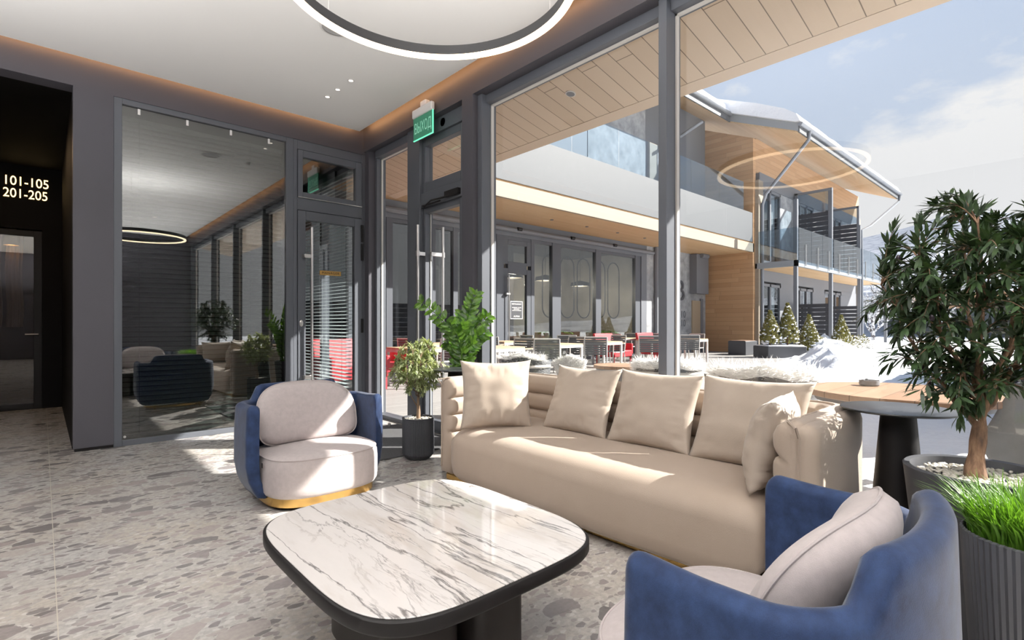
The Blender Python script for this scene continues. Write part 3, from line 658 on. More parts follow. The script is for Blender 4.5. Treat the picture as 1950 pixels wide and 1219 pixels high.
trees_ = N.step(N.noise(v, 0.16, 8, 0.75).outputs[0], 0.47, 0.56)
zone = N.step(N.noise(v, 0.018, 4, 0.5).outputs[0], 0.38, 0.52)
hgt = N.step(sp.outputs[2], 12.0, 45.0)
cov = N.math('MAXIMUM', N.math('MULTIPLY', trees_, zone), N.math('MULTIPLY', N.step(sp.outputs[2], 38.0, 60.0), N.math('ADD', 0.55, N.math('MULTIPLY', trees_, 0.3))))
c = N.mix(N.math('MULTIPLY', cov, 0.85), (0.40, 0.42, 0.46), (0.085, 0.105, 0.15))  # distance haze put into the bluish forest tone, fullest on the high ridge
N.base(c)
b = MB(); b.grid(hill_pt, 110, 12)
struct(b.build('hills', m, smooth=180), 'wooded snowy hillside behind the garden')

# own roof overhang above the window wall
def rz_(X): return 4.2 - 0.2144*(X - 3.2)
b = MB(); b.hexa([(3.38, -9, rz_(3.38)), (5.15, -9, rz_(5.15)), (5.15, 9.39, rz_(5.15)), (3.38, 9.39, rz_(3.38))], [(3.38, -9, rz_(3.38)+.12), (5.15, -9, rz_(5.15)+.12), (5.15, 9.39, rz_(5.15)+.12), (3.38, 9.39, rz_(3.38)+.12)])
struct(b.build('ceiling_overhang', M['soffit'], smooth=0), 'pale plank soffit of the roof overhang outside the windows')
b = MB(); b.hexa([(5.155, -9, rz_(5.155)-.002), (5.32, -9, rz_(5.32)-.002), (5.32, 9.39, rz_(5.32)-.002), (5.155, 9.39, rz_(5.155)-.002)], [(5.155, -9, rz_(5.155)+.3), (5.32, -9, rz_(5.32)+.3), (5.32, 9.39, rz_(5.32)+.3), (5.155, 9.39, rz_(5.155)+.3)])
struct(b.build('trim_overhang', M['soffit_t'], smooth=0), 'pale edge board of the roof overhang')
struct(MB().box(3.30, 3.40, -9, 9.45, 3.98, 4.6).build('wall_overhang', M['wframe'], smooth=0))
struct(MB().hexa([(3.38, -9, 4.4), (5.32, -9, 4.15), (5.32, 9.39, 4.15), (3.38, 9.39, 4.4)], [(3.38, -9, 4.75), (5.32, -9, 4.3), (5.32, 9.39, 4.3), (3.38, 9.39, 4.75)]).build('roof_overhang', M['snow'], smooth=0))
t = thing('soffit_downlight', 'round dark downlight in the pale plank soffit outside the big window', 'ceiling light', (4.6, 4.05, rz_(4.6)))
MB().lathe([(0.0, -0.006), (0.05, -0.006), (0.05, 0.0), (0, 0)], (0, 0, 0), 28).build('lens', M['wframe'], t, local=True)
MB().lathe([(0.05, -0.008), (0.062, -0.006), (0.062, 0.004), (0.05, 0.004)], (0, 0, 0), 28).build('ring', M['alum'], t, local=True)
t.rotation_euler = (0, math.atan(0.2144), 0)

# ---------------- restaurant wing (front plane y = 11.55)
R = thing('restaurant_building', 'restaurant wing with grey framed glazing below a balcony across the terrace', 'building', (14, 11.6, 0))
Y0 = 11.55
b = MB(); b.box(2.0, 18.0, Y0-0.04, Y0+0.25, 3.84, 4.35); b.box(2.0, 3.4, Y0, Y0+0.25, 0, 3.84)
b.box(17.18, 17.55, Y0-0.05, Y0+0.25, 0, 3.84)
b.build('lintel', M['wframe'], R, smooth=0)
b = MB(); b.tube([(2.0, Y0-0.12, 4.02), (17.9, Y0-0.12, 4.02)], 0.075, 10); b.build('awning_roll', M['clad'], R)
for x in (10.6, 13.0, 15.3): MB().tube([(x-.08, Y0-0.2, 4.05), (x+.08, Y0-0.2, 4.05)], 0.055, 10).build('spotlight', M['black'], R)
b = MB()
for (x0, x1) in ((5.3, 5.5), (6.28, 6.45), (7.55, 7.72), (9.85, 10.13), (11.26, 11.40), (12.22, 12.62), (14.44, 14.73), (16.84, 17.18), (8.3, 8.45)): b.box(x0, x1, Y0-0.02, Y0+0.14, 0, 3.84)
b.box(5.3, 17.18, Y0, Y0+0.12, 3.74, 3.84); b.box(5.3, 17.18, Y0, Y0+0.12, 0, 0.10)
b.build('facade_frame', M['frame'], R, smooth=0)
for (x0, x1) in ((3.4, 5.3), (5.5, 6.28), (6.45, 7.55), (7.72, 8.3), (8.45, 9.85), (11.40, 12.22), (12.62, 14.44), (14.73, 16.84)):
    MB().box(x0, x1, Y0+0.05, Y0+0.06, 0.1, 3.74).build('pane', M['glass_far'], R, smooth=0)
# restaurant door
dd = MB(); dd.box(10.13, 10.30, Y0-0.01, Y0+0.1, 0.0, 2.88); dd.box(11.08, 11.26, Y0-0.01, Y0+0.1, 0, 2.88); dd.box(10.30, 11.08, Y0-0.01, Y0+0.1, 2.72, 3.08); dd.box(10.30, 11.08, Y0-0.01, Y0+0.1, 0, 0.12)
dd.box(10.13, 10.30, Y0-0.01, Y0+0.1, 3.0, 3.74); dd.box(11.08, 11.26, Y0-0.01, Y0+0.1, 3.0, 3.74); dd.box(10.30, 11.08, Y0-0.01, Y0+0.1, 3.6, 3.74)
dr = dd.build('door', M['frame'], R, bevel=0.01)
MB().box(10.30, 11.08, Y0+0.04, Y0+0.05, 0.12, 2.72).build('door_pane', M['glass_far'], dr, smooth=0)
MB().box(10.30, 11.08, Y0+0.04, Y0+0.05, 3.08, 3.6).build('transom_pane', M['glass_far'], dr, smooth=0)
b = MB(); b.tube([(10.26, Y0-0.1, 0.5), (10.26, Y0-0.1, 2.66)], 0.022, 8); b.box(10.15, 10.3, Y0-0.12, Y0-0.02, 2.08, 2.13); b.build('door_handle', M['steel'], dr)
t = thing('menu_notice', 'small dark notice with white border and lettering on the restaurant door', 'notice', (10.63, Y0-0.03, 1.63))
MB().box(10.38, 10.88, Y0-0.03, Y0-0.015, 1.36, 1.90).build('border', M['white'], t, smooth=0)
MB().box(10.40, 10.86, Y0-0.035, Y0-0.03, 1.38, 1.88).build('board', M['pot'], t, smooth=0)
for txt, z, s_ in (('RESTAURANT', 1.81, 0.065), ('WORKING HOURS\nBREAKFAST\nLUNCH & DINNER', 1.66, 0.045), ('ALPINA', 1.44, 0.075)):
    text_part('lettering', txt, s_, M['white'], t, face_to((10.63, Y0-0.036, z), (1, 0, 0), (0, 0, 1)), 0.001)
# interior of the restaurant
b = MB(); b.box(2.0, 18.0, 15.5, 15.7, 0, 4.4); b.box(2.0, 2.2, Y0, 15.6, 0, 4.4); b.box(17.6, 17.9, Y0+.25, 15.6, 0, 4.4); b.build('inner_wall', M['rest_wall'], R, smooth=0)
MB().box(2.0, 18.0, Y0+0.25, 15.6, -0.1, 0.0).build('inner_floor', M['rest_in'], R, smooth=0)
MB().box(2.0, 18.0, Y0+0.25, 15.6, 4.1, 4.3).build('inner_ceiling', M['rest_in'], R, smooth=0)
MB().box(2.0, 12.4, 13.6, 13.75, 0, 4.1).build('inner_partition', M['rest_in'], R, smooth=0)
for k in range(5):
    cx_ = 12.95 + k*0.90; b = MB(); pts = []
    for a in range(13): pts.append((cx_ + 0.36*math.cos(PI*a/12), 12.35, 3.25 + 0.36*math.sin(PI*a/12)))
    for a in range(13): pts.append((cx_ - 0.36*math.cos(PI*a/12), 12.35, 1.80 - 0.36*math.sin(PI*a/12)))
    b.tube(pts, 0.022, 6, closed=True)
    tag(b.build('hanging_loop', M['black']), ['first', 'second', 'third', 'fourth', 'fifth'][k].capitalize() + ' black elongated wire loop from the left inside the restaurant window', 'wall decoration', 'black loops in the restaurant window')
for k, (x, z) in enumerate(((11.7, 2.75), (13.3, 2.75), (15.2, 2.65))):
    t = thing('pendant_lamp', ['black pendant lamp inside the restaurant door side window', 'black pendant lamp behind the first wide restaurant window', 'black pendant lamp behind the second wide restaurant window'][k], 'pendant lamp', (x, 12.9, z), group='restaurant pendant lamps')
    MB().lathe([(0.03, 0.22), (0.35, 0.14), (0.38, 0), (0.36, 0), (0.33, 0.12), (0.0, 0.2)], (0, 0, 0), 24).build('lamp_shade', M['black'], t, local=True)
    MB().lathe([(0, 0.02), (0.34, 0.02), (0.34, 0.04), (0, 0.04)], (0, 0, 0), 24).build('diffuser', emis('pendant_glow', (1, 0.75, 0.45), 1.6), t, local=True)
    MB().tube([(0, 0, 0.2), (0, 0, 4.1-z)], 0.008, 5).build('cord', M['black'], t, local=True)
    L = bpy.data.lights.new('pendant_light', 'POINT'); L.energy = 120; L.color = (1, 0.85, 0.66); L.shadow_soft_size = 0.1
    o = bpy.data.objects.new('pendant_light', L); COL.objects.link(o); o.parent = t; o.location = (0, 0, -0.14)
# right part of ground floor: concrete pilasters, grey wall with room numbers, little door
b = MB(); b.box(17.55, 18.4, Y0-0.05, Y0+0.3, 0, 4.3); b.box(18.75, 22.3, Y0-0.02, Y0+0.3, 0, 4.3); b.build('concrete_wall', M['concrete'], R, smooth=0)
MB().tube([(18.12, Y0-0.12, 0), (18.12, Y0-0.12, 4.3)], 0.09, 10).build('downpipe', M['clad'], R)
MB().box(18.4, 18.75, Y0+0.1, Y0+0.3, 0, 4.3).build('recess', M['clad'], R, smooth=0)
MB().box(20.9, 21.95, Y0-0.35, Y0-0.02, 2.55, 4.25).build('wall_box', M['clad'], R, smooth=0)
MB().box(21.05, 21.75, Y0-0.07, Y0-0.02, 0.0, 2.25).build('service_door', mat('tan_door', (0.38, 0.30, 0.21), 0.6), R, smooth=0)
MB().box(21.78, 22.0, Y0-0.07, Y0-0.02, 0.0, 2.35).build('service_door_frame', M['clad'], R, smooth=0)
MB().tube([(21.2, 11.15, 4.2), (21.75, 11.15, 4.2)], 0.11, 12).build('vent_pipe', M['clad'], R)
t = thing('room_number_sign', 'large dark B and numbers 110 and 210 on the grey wall beside the restaurant', 'sign', (20.3, Y0-0.03, 2.0))
text_part('letter', 'B', 1.25, M['pot'], t, face_to((20.08, Y0-0.05, 2.60), (1, 0, 0), (0, 0, 1)), 0.02)
text_part('number_row', '101-110', 0.42, M['frame'], t, face_to((19.85, Y0-0.03, 1.62), (1, 0, 0), (0, 0, 1)), 0.004)
text_part('number_row', '201-210', 0.42, M['frame'], t, face_to((19.85, Y0-0.03, 1.25), (1, 0, 0), (0, 0, 1)), 0.004)
# balcony over it
MB().box(2.0, 22.36, 9.5, Y0+0.2, 4.28, 4.45).build('balcony_soffit', M['soffit_b'], R, smooth=0)
MB().box(2.0, 22.4, 9.40, 9.5, 4.27, 4.64).build('fascia', M['fascia'], R, smooth=0)
MB().box(2.0, 22.36, 9.46, 9.58, 4.64, 4.70).build('shadow_gap', M['soffit_b'], R, smooth=0)
MB().box(2.0, 22.5, 9.42, 9.56, 4.70, 5.93).build('balustrade', M['band'], R, smooth=0)
for k in range(9):
    x1 = 21.55 - k*2.15
    MB().box(x1-2.12, x1, 9.47, 9.485, 5.93, 7.12).build('railing_pane', M['rail_glass'], R, smooth=0)
for x in (11.3, 12.9, 14.5, 16.1, 17.7): MB().lathe([(0, 4.262), (0.05, 4.262), (0.05, 4.28), (0, 4.28)], (x-0.2, 10.5, 0), 14).build('soffit_spot', M['clad'], R)
# upper storey
b = MB(); b.box(2.0, 14.0, Y0, Y0+0.3, 5.0, 11.0); b.box(19.2, 22.3, Y0, Y0+0.3, 5.0, 11.0); b.build('upper_wall', M['clad'], R, smooth=0)
MB().box(14.0, 17.5, Y0-0.02, Y0+0.3, 5.0, 11.0).build('upper_concrete', M['concrete'], R, smooth=0)
MB().box(17.5, 19.2, Y0+0.05, Y0+0.3, 5.0, 11.0).build('upper_window_frame', M['wframe'], R, smooth=0)
MB().box(17.75, 18.3, Y0-0.06, Y0+0.05, 5.0, 8.4).build('upper_post', M['fascia'], R, smooth=0)
MB().tube([(19.5, 10.2, 9.3), (19.0, 11.35, 8.6), (18.45, 11.4, 8.3), (18.45, 11.4, 5.0)], 0.07, 8).build('downpipe', M['gutter'], R)

M['wcurt'] = mat('white_curtain', (0.7, 0.72, 0.74), 0.9)
# ---------------- guest wing (front plane y = 9.4, balconies to y = 7.8)
G = thing('guest_wing', 'two storey wooden guest wing with snowy roof and glass balconies on the right', 'building', (28, 9, 0))
b = MB(); b.hexa([(22.3, 9.4, 0), (22.55, 9.4, 0), (22.55, 12.2, 0), (22.3, 12.2, 0)], [(22.3, 9.4, 9.1), (22.55, 9.4, 9.1), (22.55, 12.2, 10.3), (22.3, 12.2, 10.3)])
b.build('side_wall', M['woodw'], G, smooth=0)
MB().box(22.50, 22.95, 9.25, 9.42, 0, 7.35).build('corner_board', M['fascia'], G, smooth=0)
b = MB(); b.box(22.55, 37.6, 9.4, 9.6, 7.75, 9.15); b.build('upper_front_wall', M['woodf'], G, smooth=0)
MB().box(22.9, 37.6, 9.42, 9.6, 3.1, 4.0).build('floor_band', M['clad'], G, smooth=0)
MB().box(22.9, 37.6, 9.38, 9.6, 7.2, 7.78).build('window_header', M['wframe'], G, smooth=0)
for x0, x1 in ((25.3, 26.8), (29.6, 31.3), (34.2, 37.6)):
    for z0, z1 in ((0, 3.1), (4.0, 7.2)): MB().box(x0, x1, 9.4, 9.6, z0, z1).build('front_wall', M['clad'] if z0 == 0 else M['concrete'], G, smooth=0)
for i, (x0, x1) in enumerate(((22.95, 25.3), (26.8, 29.6), (31.3, 34.2))):
    for z0, z1 in ((0.05, 3.0), (3.9, 7.2)):
        f = MB(); n = 2 + (i > 0); 
        for k in range(n+1):
            x = x0 + (x1-x0-0.12)*k/n; f.box(x, x+0.12, 9.40, 9.5, z0, z1)
        f.box(x0, x1, 9.40, 9.5, z1-0.12, z1); f.box(x0, x1, 9.40, 9.5, z0, z0+0.12)
        w_ = f.build('window', M['wframe'], G, smooth=0)
        MB().box(x0+.1, x1-.1, 9.45, 9.46, z0+.1, z1-.1).build('pane', M['glass_far'], w_, smooth=0)
        for xx in (x0+.15, x1-.75):
          c = MB(); c.grid(lambda a, q, xx=xx: Vector((xx + a*0.05, 9.62 + 0.03*math.sin(a*1.7), z0+.1 + q*(z1-z0-.2))), 13, 2)
          c.build('curtain', M['wcurt'], w_, smooth=60)
MB().box(22.9, 37.6, 9.7, 9.8, 0, 7.7).build('room_back', M['rest_in'], G, smooth=0)
MB().box(22.5, 36.8, 7.75, 9.4, 3.58, 3.66).build('balcony_soffit', M['soffit_b'], G, smooth=0)
b = MB(); b.box(22.45, 36.8, 7.72, 7.85, 3.56, 3.80); b.box(22.45, 22.6, 7.72, 9.3, 3.56, 3.80); b.box(36.6, 36.8, 7.72, 9.4, 3.56, 3.8); b.box(22.5, 36.8, 7.8, 9.4, 3.66, 3.78); b.build('balcony_slab', M['metal_r'], G, smooth=0)
for x in (22.56, 26.87, 31.35): MB().box(x-0.07, x+0.07, 7.74, 7.88, 0.0, 6.26 if x < 23 else (7.49 if x < 30 else 6.35)).build('post', M['wframe'], G, smooth=0)
MB().box(36.62, 36.76, 7.74, 7.88, 0, 3.6).build('post', M['wframe'], G, smooth=0)
for x0, x1 in ((22.6, 24.0), (24.03, 25.4), (25.43, 26.8), (26.95, 28.4), (28.43, 29.85), (29.88, 31.28), (31.4, 33.1), (33.13, 34.9), (34.93, 36.7)):
    MB().box(x0, x1, 7.70, 7.715, 3.7, 5.12).build('railing_pane', M['rail_glass'], G, smooth=0)
MB().box(22.46, 22.475, 7.72, 9.25, 3.7, 5.12).build('railing_pane', M['rail_glass'], G, smooth=0)
b = MB()
for i in range(9):
    x = 23.3 + i*1.45; b.box(x-.015, x+.015, 7.66, 7.70, 3.6, 4.5)
b.build('railing_clamp', M['steel'], G, smooth=0)
for x, zt in ((26.87, 7.49), (31.35, 7.35)):
    b = MB(); b.box(x-0.06, x+0.06, 7.85, 9.35, zt-0.1, zt); b.box(x-0.06, x+0.06, 9.2, 9.35, 3.8, zt); b.box(x-.06, x+.06, 7.80, 7.9, 3.8, zt); f = b.build('divider_frame', M['wframe'], G, smooth=0)
    b = MB(); 
    for k in range(12): b.box(x-0.05, x+0.05 , 7.88, 9.22, 3.82+k*0.22, 3.82+k*0.22+0.19)
    b.build('divider_boards', M['corrug'], f, smooth=0)
    MB().box(x-0.01, x+0.01, 7.9, 9.2, 6.46, zt-0.1).build('divider_pane', M['rail_glass'], f, smooth=0)
for x in (22.95, 26.87, 31.35):
    b = MB()
    if x > 23: x0, x1 = x, x+0.1
    for k in range(11): b.box(x-0.05, x+0.05, 7.88, 9.35, 0.0+k*0.2, k*0.2+0.17)
    if x > 23: b.build('lower_divider', M['corrug'], G, smooth=0)
    else: b.bm.free()
b = MB(); b.box(37.2, 37.6, 9.3, 9.45, 0, 7.75); b.build('end_board', M['fascia'], G, smooth=0)
# roof: plane z = 8.67 + 0.43 (y - 7.47)
def rf(Y): return 8.67 + 0.43*(Y - 7.47)
XR, XE = 21.7, 37.8; YA, YB, YT = 7.47, 10.2, 16.0
def slab(x0, x1, y0, y1, lo, hi): 
    b = MB(); return b.hexa([(x0, y0, rf(y0)+lo), (x1, y0, rf(y0)+lo), (x1, y1, rf(y1)+lo), (x0, y1, rf(y1)+lo)], [(x0, y0, rf(y0)+hi), (x1, y0, rf(y0)+hi), (x1, y1, rf(y1)+hi), (x0, y1, rf(y1)+hi)])
slab(XR, XE, YA, YT, 0, 0.05).build('roof_soffit', M['soffit_b'], G, smooth=0)
slab(6.0, XR, YB, YT, 0, 0.05).build('roof_soffit', M['soffit_b'], G, smooth=0)
slab(XR-0.02, XE+0.02, YA-0.05, YT, 0.05, 0.36).build('roof_deck', M['metal_r'], G, smooth=0)
slab(6.0, XR-0.02, YB-0.05, YT, 0.05, 0.36).build('roof_deck', M['metal_r'], G, smooth=0)
b = MB(); b.box(XR-0.02, XE+.02, YA-0.10, YA-0.05, rf(YA)-0.02, rf(YA)+0.34); b.box(6.0, XR, YB-0.10, YB-0.05, rf(YB)-0.02, rf(YB)+0.34); b.build('eave_board', M['band'], G, smooth=0)
b = MB()
for (x0, x1, y) in ((XR-0.1, XE+0.1, YA), (6, XR-0.05, YB)):
    z = rf(y)+0.30; pts = [(y-0.12-0.10*math.cos(PI*k/8)-0.02, z-0.11*math.sin(PI*k/8)) for k in range(9)]
    b.hexa([(x0, p[0], p[1]) for p in pts], [(x1, p[0], p[1]) for p in pts])
b.build('gutter', M['gutter'], G)
MB().tube([(22.6, 7.30, 8.9), (22.6, 7.35, 8.55), (22.75, 9.05, 6.75), (22.75, 9.2, 6.3), (22.75, 9.2, 0)], 0.07, 8).build('downpipe', M['gutter'], G)
MB().tube([(37.6, 7.30, 8.9), (37.6, 7.35, 8.5), (33.0, 7.7, 6.5), (31.5, 7.75, 6.1), (31.5, 7.7, 0.0)], 0.065, 8).build('downpipe', M['gutter'], G)
def snowroof(x0, x1, y0, y1, nx, ny, seed):
    b = MB()
    top = []
    def f(i, j):
        # closed cross section along y: bottom front, front bulge, top ...
        x = x0 + (x1-x0)*i/(nx-1); n = noise.fractal(Vector((x*0.7, seed, 0)), 1, 2, 4); nn = noise.fractal(Vector((x*3.2, seed+5, 0)), 1, 2, 3)
        P = [(y0+0.25, 0.36), (y0-0.02+0.07*nn, 0.37), (y0-0.16+0.10*nn, 0.44+0.05*n), (y0-0.04+0.05*n, 0.68+0.07*n), (y0+0.4, 0.82+0.08*n), (y0+1.5, 0.9), (y1, 0.86), (y1, 0.36)]
        return Vector((x, P[j % 8][0], rf(P[j % 8][0]) + P[j % 8][1]))
    V = b.grid(f, nx, 9); b.bm.faces.new(V[0][:8]); b.bm.faces.new(V[-1][:8][::-1])
    return b.build('roof_snow', M['snow'], G, smooth=70)
snowroof(XR-0.22, XE+0.05, YA, YT, 150, 8, 1.0); snowroof(6.0, XR-0.1, YB, YT, 90, 8, 4.0)
#==FURN==
# ============================================================ FURNITURE
def sweep(b, path, prof, endr=0.04, ztop_shrink=0.04, endsteps=5):
    """closed profile (n outward, z) swept along a plan path with rounded ends"""
    P = [Vector((p[0], p[1], 0)) for p in path]
    L = [0]
    for a, c in zip(P, P[1:]): L.append(L[-1] + (c-a).length)
    T = L[-1]
    def at(s):
        for i in range(len(P)-1):
            if s <= L[i+1] or i == len(P)-2:
                k = (s-L[i])/(L[i+1]-L[i]); return P[i].lerp(P[i+1], k), i
    def tan(s):
        a = at(max(0, s-0.02))[0]; c = at(min(T, s+0.02))[0]; return (c-a).normalized()
    ends = [endr*(1-math.cos(PI/2*k/endsteps)) for k in range(endsteps+1)]
    ss = ends + [s for s in L if endr*1.2 < s < T-endr*1.2] + [T-e for e in reversed(ends)]
    rings = []
    for s in ss:
        p, _ = at(s); t = tan(s); n = Vector((t.y, -t.x, 0))
        d = min(s, T-s); k = 1.0 if d >= endr else math.sqrt(max(0, 1-((endr-d)/endr)**2))
        k = max(k, 0.03)
        pr = prof(s, T, p); nc = (max(q[0] for q in pr)+min(q[0] for q in pr))/2; zt = max(q[1] for q in pr); zb = min(q[1] for q in pr)
        ring = []
        for q in pr:
            nn = nc + (q[0]-nc)*k; f = (q[1]-zb)/(zt-zb)
            zz = q[1] - (1-k)*ztop_shrink*max(0, f*2-1) + (1-k)*ztop_shrink*max(0, 1-f*2)
            ring.append(b.bm.verts.new(p + n*nn + Vector((0, 0, zz))))
        rings.append(ring)
    m_ = len(rings[0])
    for A, B in zip(rings, rings[1:]):
        for k in range(m_): b.bm.faces.new((A[k], A[(k+1) % m_], B[(k+1) % m_], B[k]))
    b.bm.faces.new(rings[0][::-1]); b.bm.faces.new(rings[-1])
    return b
def spow(c, e): return math.copysign(abs(c)**e, c)
def supere(a, b_, n, k, N_): 
    th = 2*PI*k/N_; return a*spow(math.cos(th), 2/n), b_*spow(math.sin(th), 2/n)
def blocky(b, cx_, cy_, a, b_, n, layers, N_=72, dome=0.0):
    """stack of super-ellipse outlines: layers = (inset, z)"""
    rings = []
    for ins, z in layers:
        rings.append([b.bm.verts.new((cx_ + supere(a-ins, b_-ins, n, k, N_)[0], cy_ + supere(a-ins, b_-ins, n, k, N_)[1], z)) for k in range(N_)])
    for A, B in zip(rings, rings[1:]):
        for k in range(N_): b.bm.faces.new((A[k], A[(k+1) % N_], B[(k+1) % N_], B[k]))
    zt = layers[-1][1]; prev = rings[-1]; ia = layers[-1][0]
    for f in (0.75, 0.5, 0.25):
        r = [b.bm.verts.new((cx_ + supere((a-ia)*f, (b_-ia)*f, n, k, N_)[0], cy_ + supere((a-ia)*f, (b_-ia)*f, n, k, N_)[1], zt + dome*(1-f*f))) for k in range(N_)]
        for k in range(N_): b.bm.faces.new((prev[k], prev[(k+1) % N_], r[(k+1) % N_], r[k]))
        prev = r
    c = b.bm.verts.new((cx_, cy_, zt+dome))
    for k in range(N_): b.bm.faces.new((prev[k], prev[(k+1) % N_], c))
    b.bm.faces.new(rings[0][::-1])
    return b

# ---- armchair: built once facing -y
def make_armchair():
    t = thing('armchair', 'x', 'armchair')
    path = [(-0.475, -0.29 + 0.03*i) for i in range(12)]
    path += [(0.475*math.cos(a), 0.055 + 0.255*math.sin(a)) for a in [PI - PI*k/40 for k in range(41)]]
    path += [(-x, y) for x, y in reversed([(-0.475, -0.29 + 0.03*i) for i in range(12)])]
    def prof(s, T, p):
        g = sstep((0.365-abs(p.x))/0.07) * (1 if p.y > 0 else 0)
        front = sstep((-0.05 - p.y)/0.25)
        zt = 0.655 + 0.100*g + 0.012*front; zb = 0.055
        th = 0.040
        pts = []
        def tuck(z): return -0.075*(max(0, 0.22-(z-zb))/0.22)**2 + 0.012*math.sin(PI*(z-zb)/(zt-zb))
        for z in (zb+0.012, zb+0.06, zb+0.12, zb+0.22, zb+0.4, zt-0.06, zt-0.03): pts.append((th + tuck(z), z))
        for a in (25, 50, 75, 90, 105, 130, 155): pts.append((th*math.cos(math.radians(a)), zt-0.03+0.03*math.sin(math.radians(a))))
        for z in (zt-0.03, zt-0.06, zb+0.4, zb+0.22, zb+0.12, zb+0.06, zb+0.012): pts.append((-th + tuck(z), z))
        pts.append((-0.075, zb))
        return [(-q[0], q[1]) for q in pts]
    b = MB(); sweep(b, path, prof, 0.045, 0.05)
    b.build('shell', M['blue'], t, smooth=60)
    b = MB(); blocky(b, 0, -0.185, 0.425, 0.405, 3.0, [(0.06, 0.076), (0.02, 0.082), (0.004, 0.105), (0, 0.14), (0.0, 0.25), (0.004, 0.300), (0.014, 0.322), (0.016, 0.326), (0.020, 0.328), (0.045, 0.339), (0.09, 0.346)], dome=0.012)
    st = b.build('seat', M['greyfab'], t, smooth=60)
    b = MB(); b.tube([Vector((supere(0.412, 0.392, 3.0, k, 90)[0], -0.185 + supere(0.412, 0.392, 3.0, k, 90)[1], 0.325)) for k in range(90)], 0.005, 6, closed=True); b.build('piping', M['greyfab'], st)
    b = MB(); blocky(b, 0, -0.17, 0.40, 0.375, 2.9, [(0.0, 0.022), (0.0, 0.085)]); b.build('plinth', M['brass'], t, smooth=50)
    for sx_, sy_ in ((-0.36, -0.20), (0.36, -0.20), (-0.30, 0.20), (0.30, 0.20)):
        MB().tube([(sx_, sy_, 0.0), (sx_, sy_, 0.09)], 0.012, 12).build('leg', M['brass'], t)
    # back cushion
    def cush(b, n_r=10, n_a=64):
        def pt(r, a, side):
            e_ = 0.40 if math.sin(a) < 0 else 0.60; u = spow(math.cos(a), e_)*r; v = spow(math.sin(a), e_)*r
            wd = 0.392*(1 - 0.10*max(0, v)**1.2 - 0.02*max(0, -v))
            th = 0.098*(max(0, 1-r**3.2))**0.5
            x = u*wd; z = 0.205*v; y = side*th
            # lean and follow the shell
            return Vector((x, 0.095 + 0.085*v + y - 0.10*(u*wd/0.4)**2*1.0, 0.552 + z*1.02))
        V = []
        for side in (-1, 1):
            rows = [[b.bm.verts.new(pt(r/n_r, 2*PI*k/n_a, side)) for k in range(n_a)] for r in range(1, n_r+(1 if side < 0 else 0))]
            c = b.bm.verts.new(pt(0, 0, side))
            for k in range(n_a): b.bm.faces.new((c, rows[0][k], rows[0][(k+1) % n_a]))
            for A, B in zip(rows, rows[1:]):
                for k in range(n_a): b.bm.faces.new((A[k], B[k], B[(k+1) % n_a], A[(k+1) % n_a]))
            V.append(rows)
        A, B = V[1][-1], V[0][-1]
        for k in range(n_a): b.bm.faces.new((A[k], B[k], B[(k+1) % n_a], A[(k+1) % n_a]))
        edge = [pt(1.0, 2*PI*k/n_a, 1) for k in range(n_a)]
        return edge
    b = MB(); edge = cush(b); cu = b.build('back_cushion', M['greyfab'], t, smooth=80)
    MB().tube(edge, 0.005, 6, closed=True).build('piping', M['greyfab'], cu)
    MB().box(-0.4355, -0.4325, -0.318, -0.300, 0.27, 0.30).build('label_tag', M['black'], t, smooth=0)
    return t
ac = make_armchair()
ac2 = copy_tree(ac)
for o_ in (ac, ac2): o_.scale = (0.907, 0.84, 1)
ac.location = (1.43, 3.77, 0); ac.rotation_euler = (0, 0, 0)
ac2.location = (1.44, 0.48, 0); ac2.rotation_euler = (0, 0, math.radians(181.5))
ac['label'] = 'blue velvet armchair with pale mauve cushions in front of the office glass and door'
ac2['label'] = 'blue velvet armchair seen from its back in the near right corner'
for o in (ac, ac2): o['group'] = 'two blue armchairs at the coffee table'

# ---- coffee table
t = thing('coffee_table', 'low black coffee table with a rounded square top of veined white stone', 'coffee table', (1.085, 1.705, 0))
b = MB(); blocky(b, 1.085, 1.705, 0.492, 0.552, 4.3, [(0.02, 0.345), (0.006, 0.352), (0, 0.362), (0, 0.394), (0.004, 0.3985), (0.008, 0.399)], N_=120); b.build('top_rim', M['black'], t, smooth=45)
b = MB(); blocky(b, 1.085, 1.705, 0.482, 0.542, 4.3, [(0.0, 0.397), (0.0, 0.4005), (0.002, 0.402)], N_=120); b.build('table_top', M['stone'], t, smooth=30)
b = MB(); blocky(b, 0.955, 1.72, 0.14, 0.28, 5, [(0, 0), (0, 0.346)]); b.build('leg', mat('dark_stained_wood', (0.022, 0.018, 0.016), 0.5), t, smooth=45)
b = MB(); blocky(b, 1.225, 1.65, 0.125, 0.26, 5, [(0, 0), (0, 0.346)]); b.build('leg', bpy.data.materials['dark_stained_wood'], t, smooth=45)

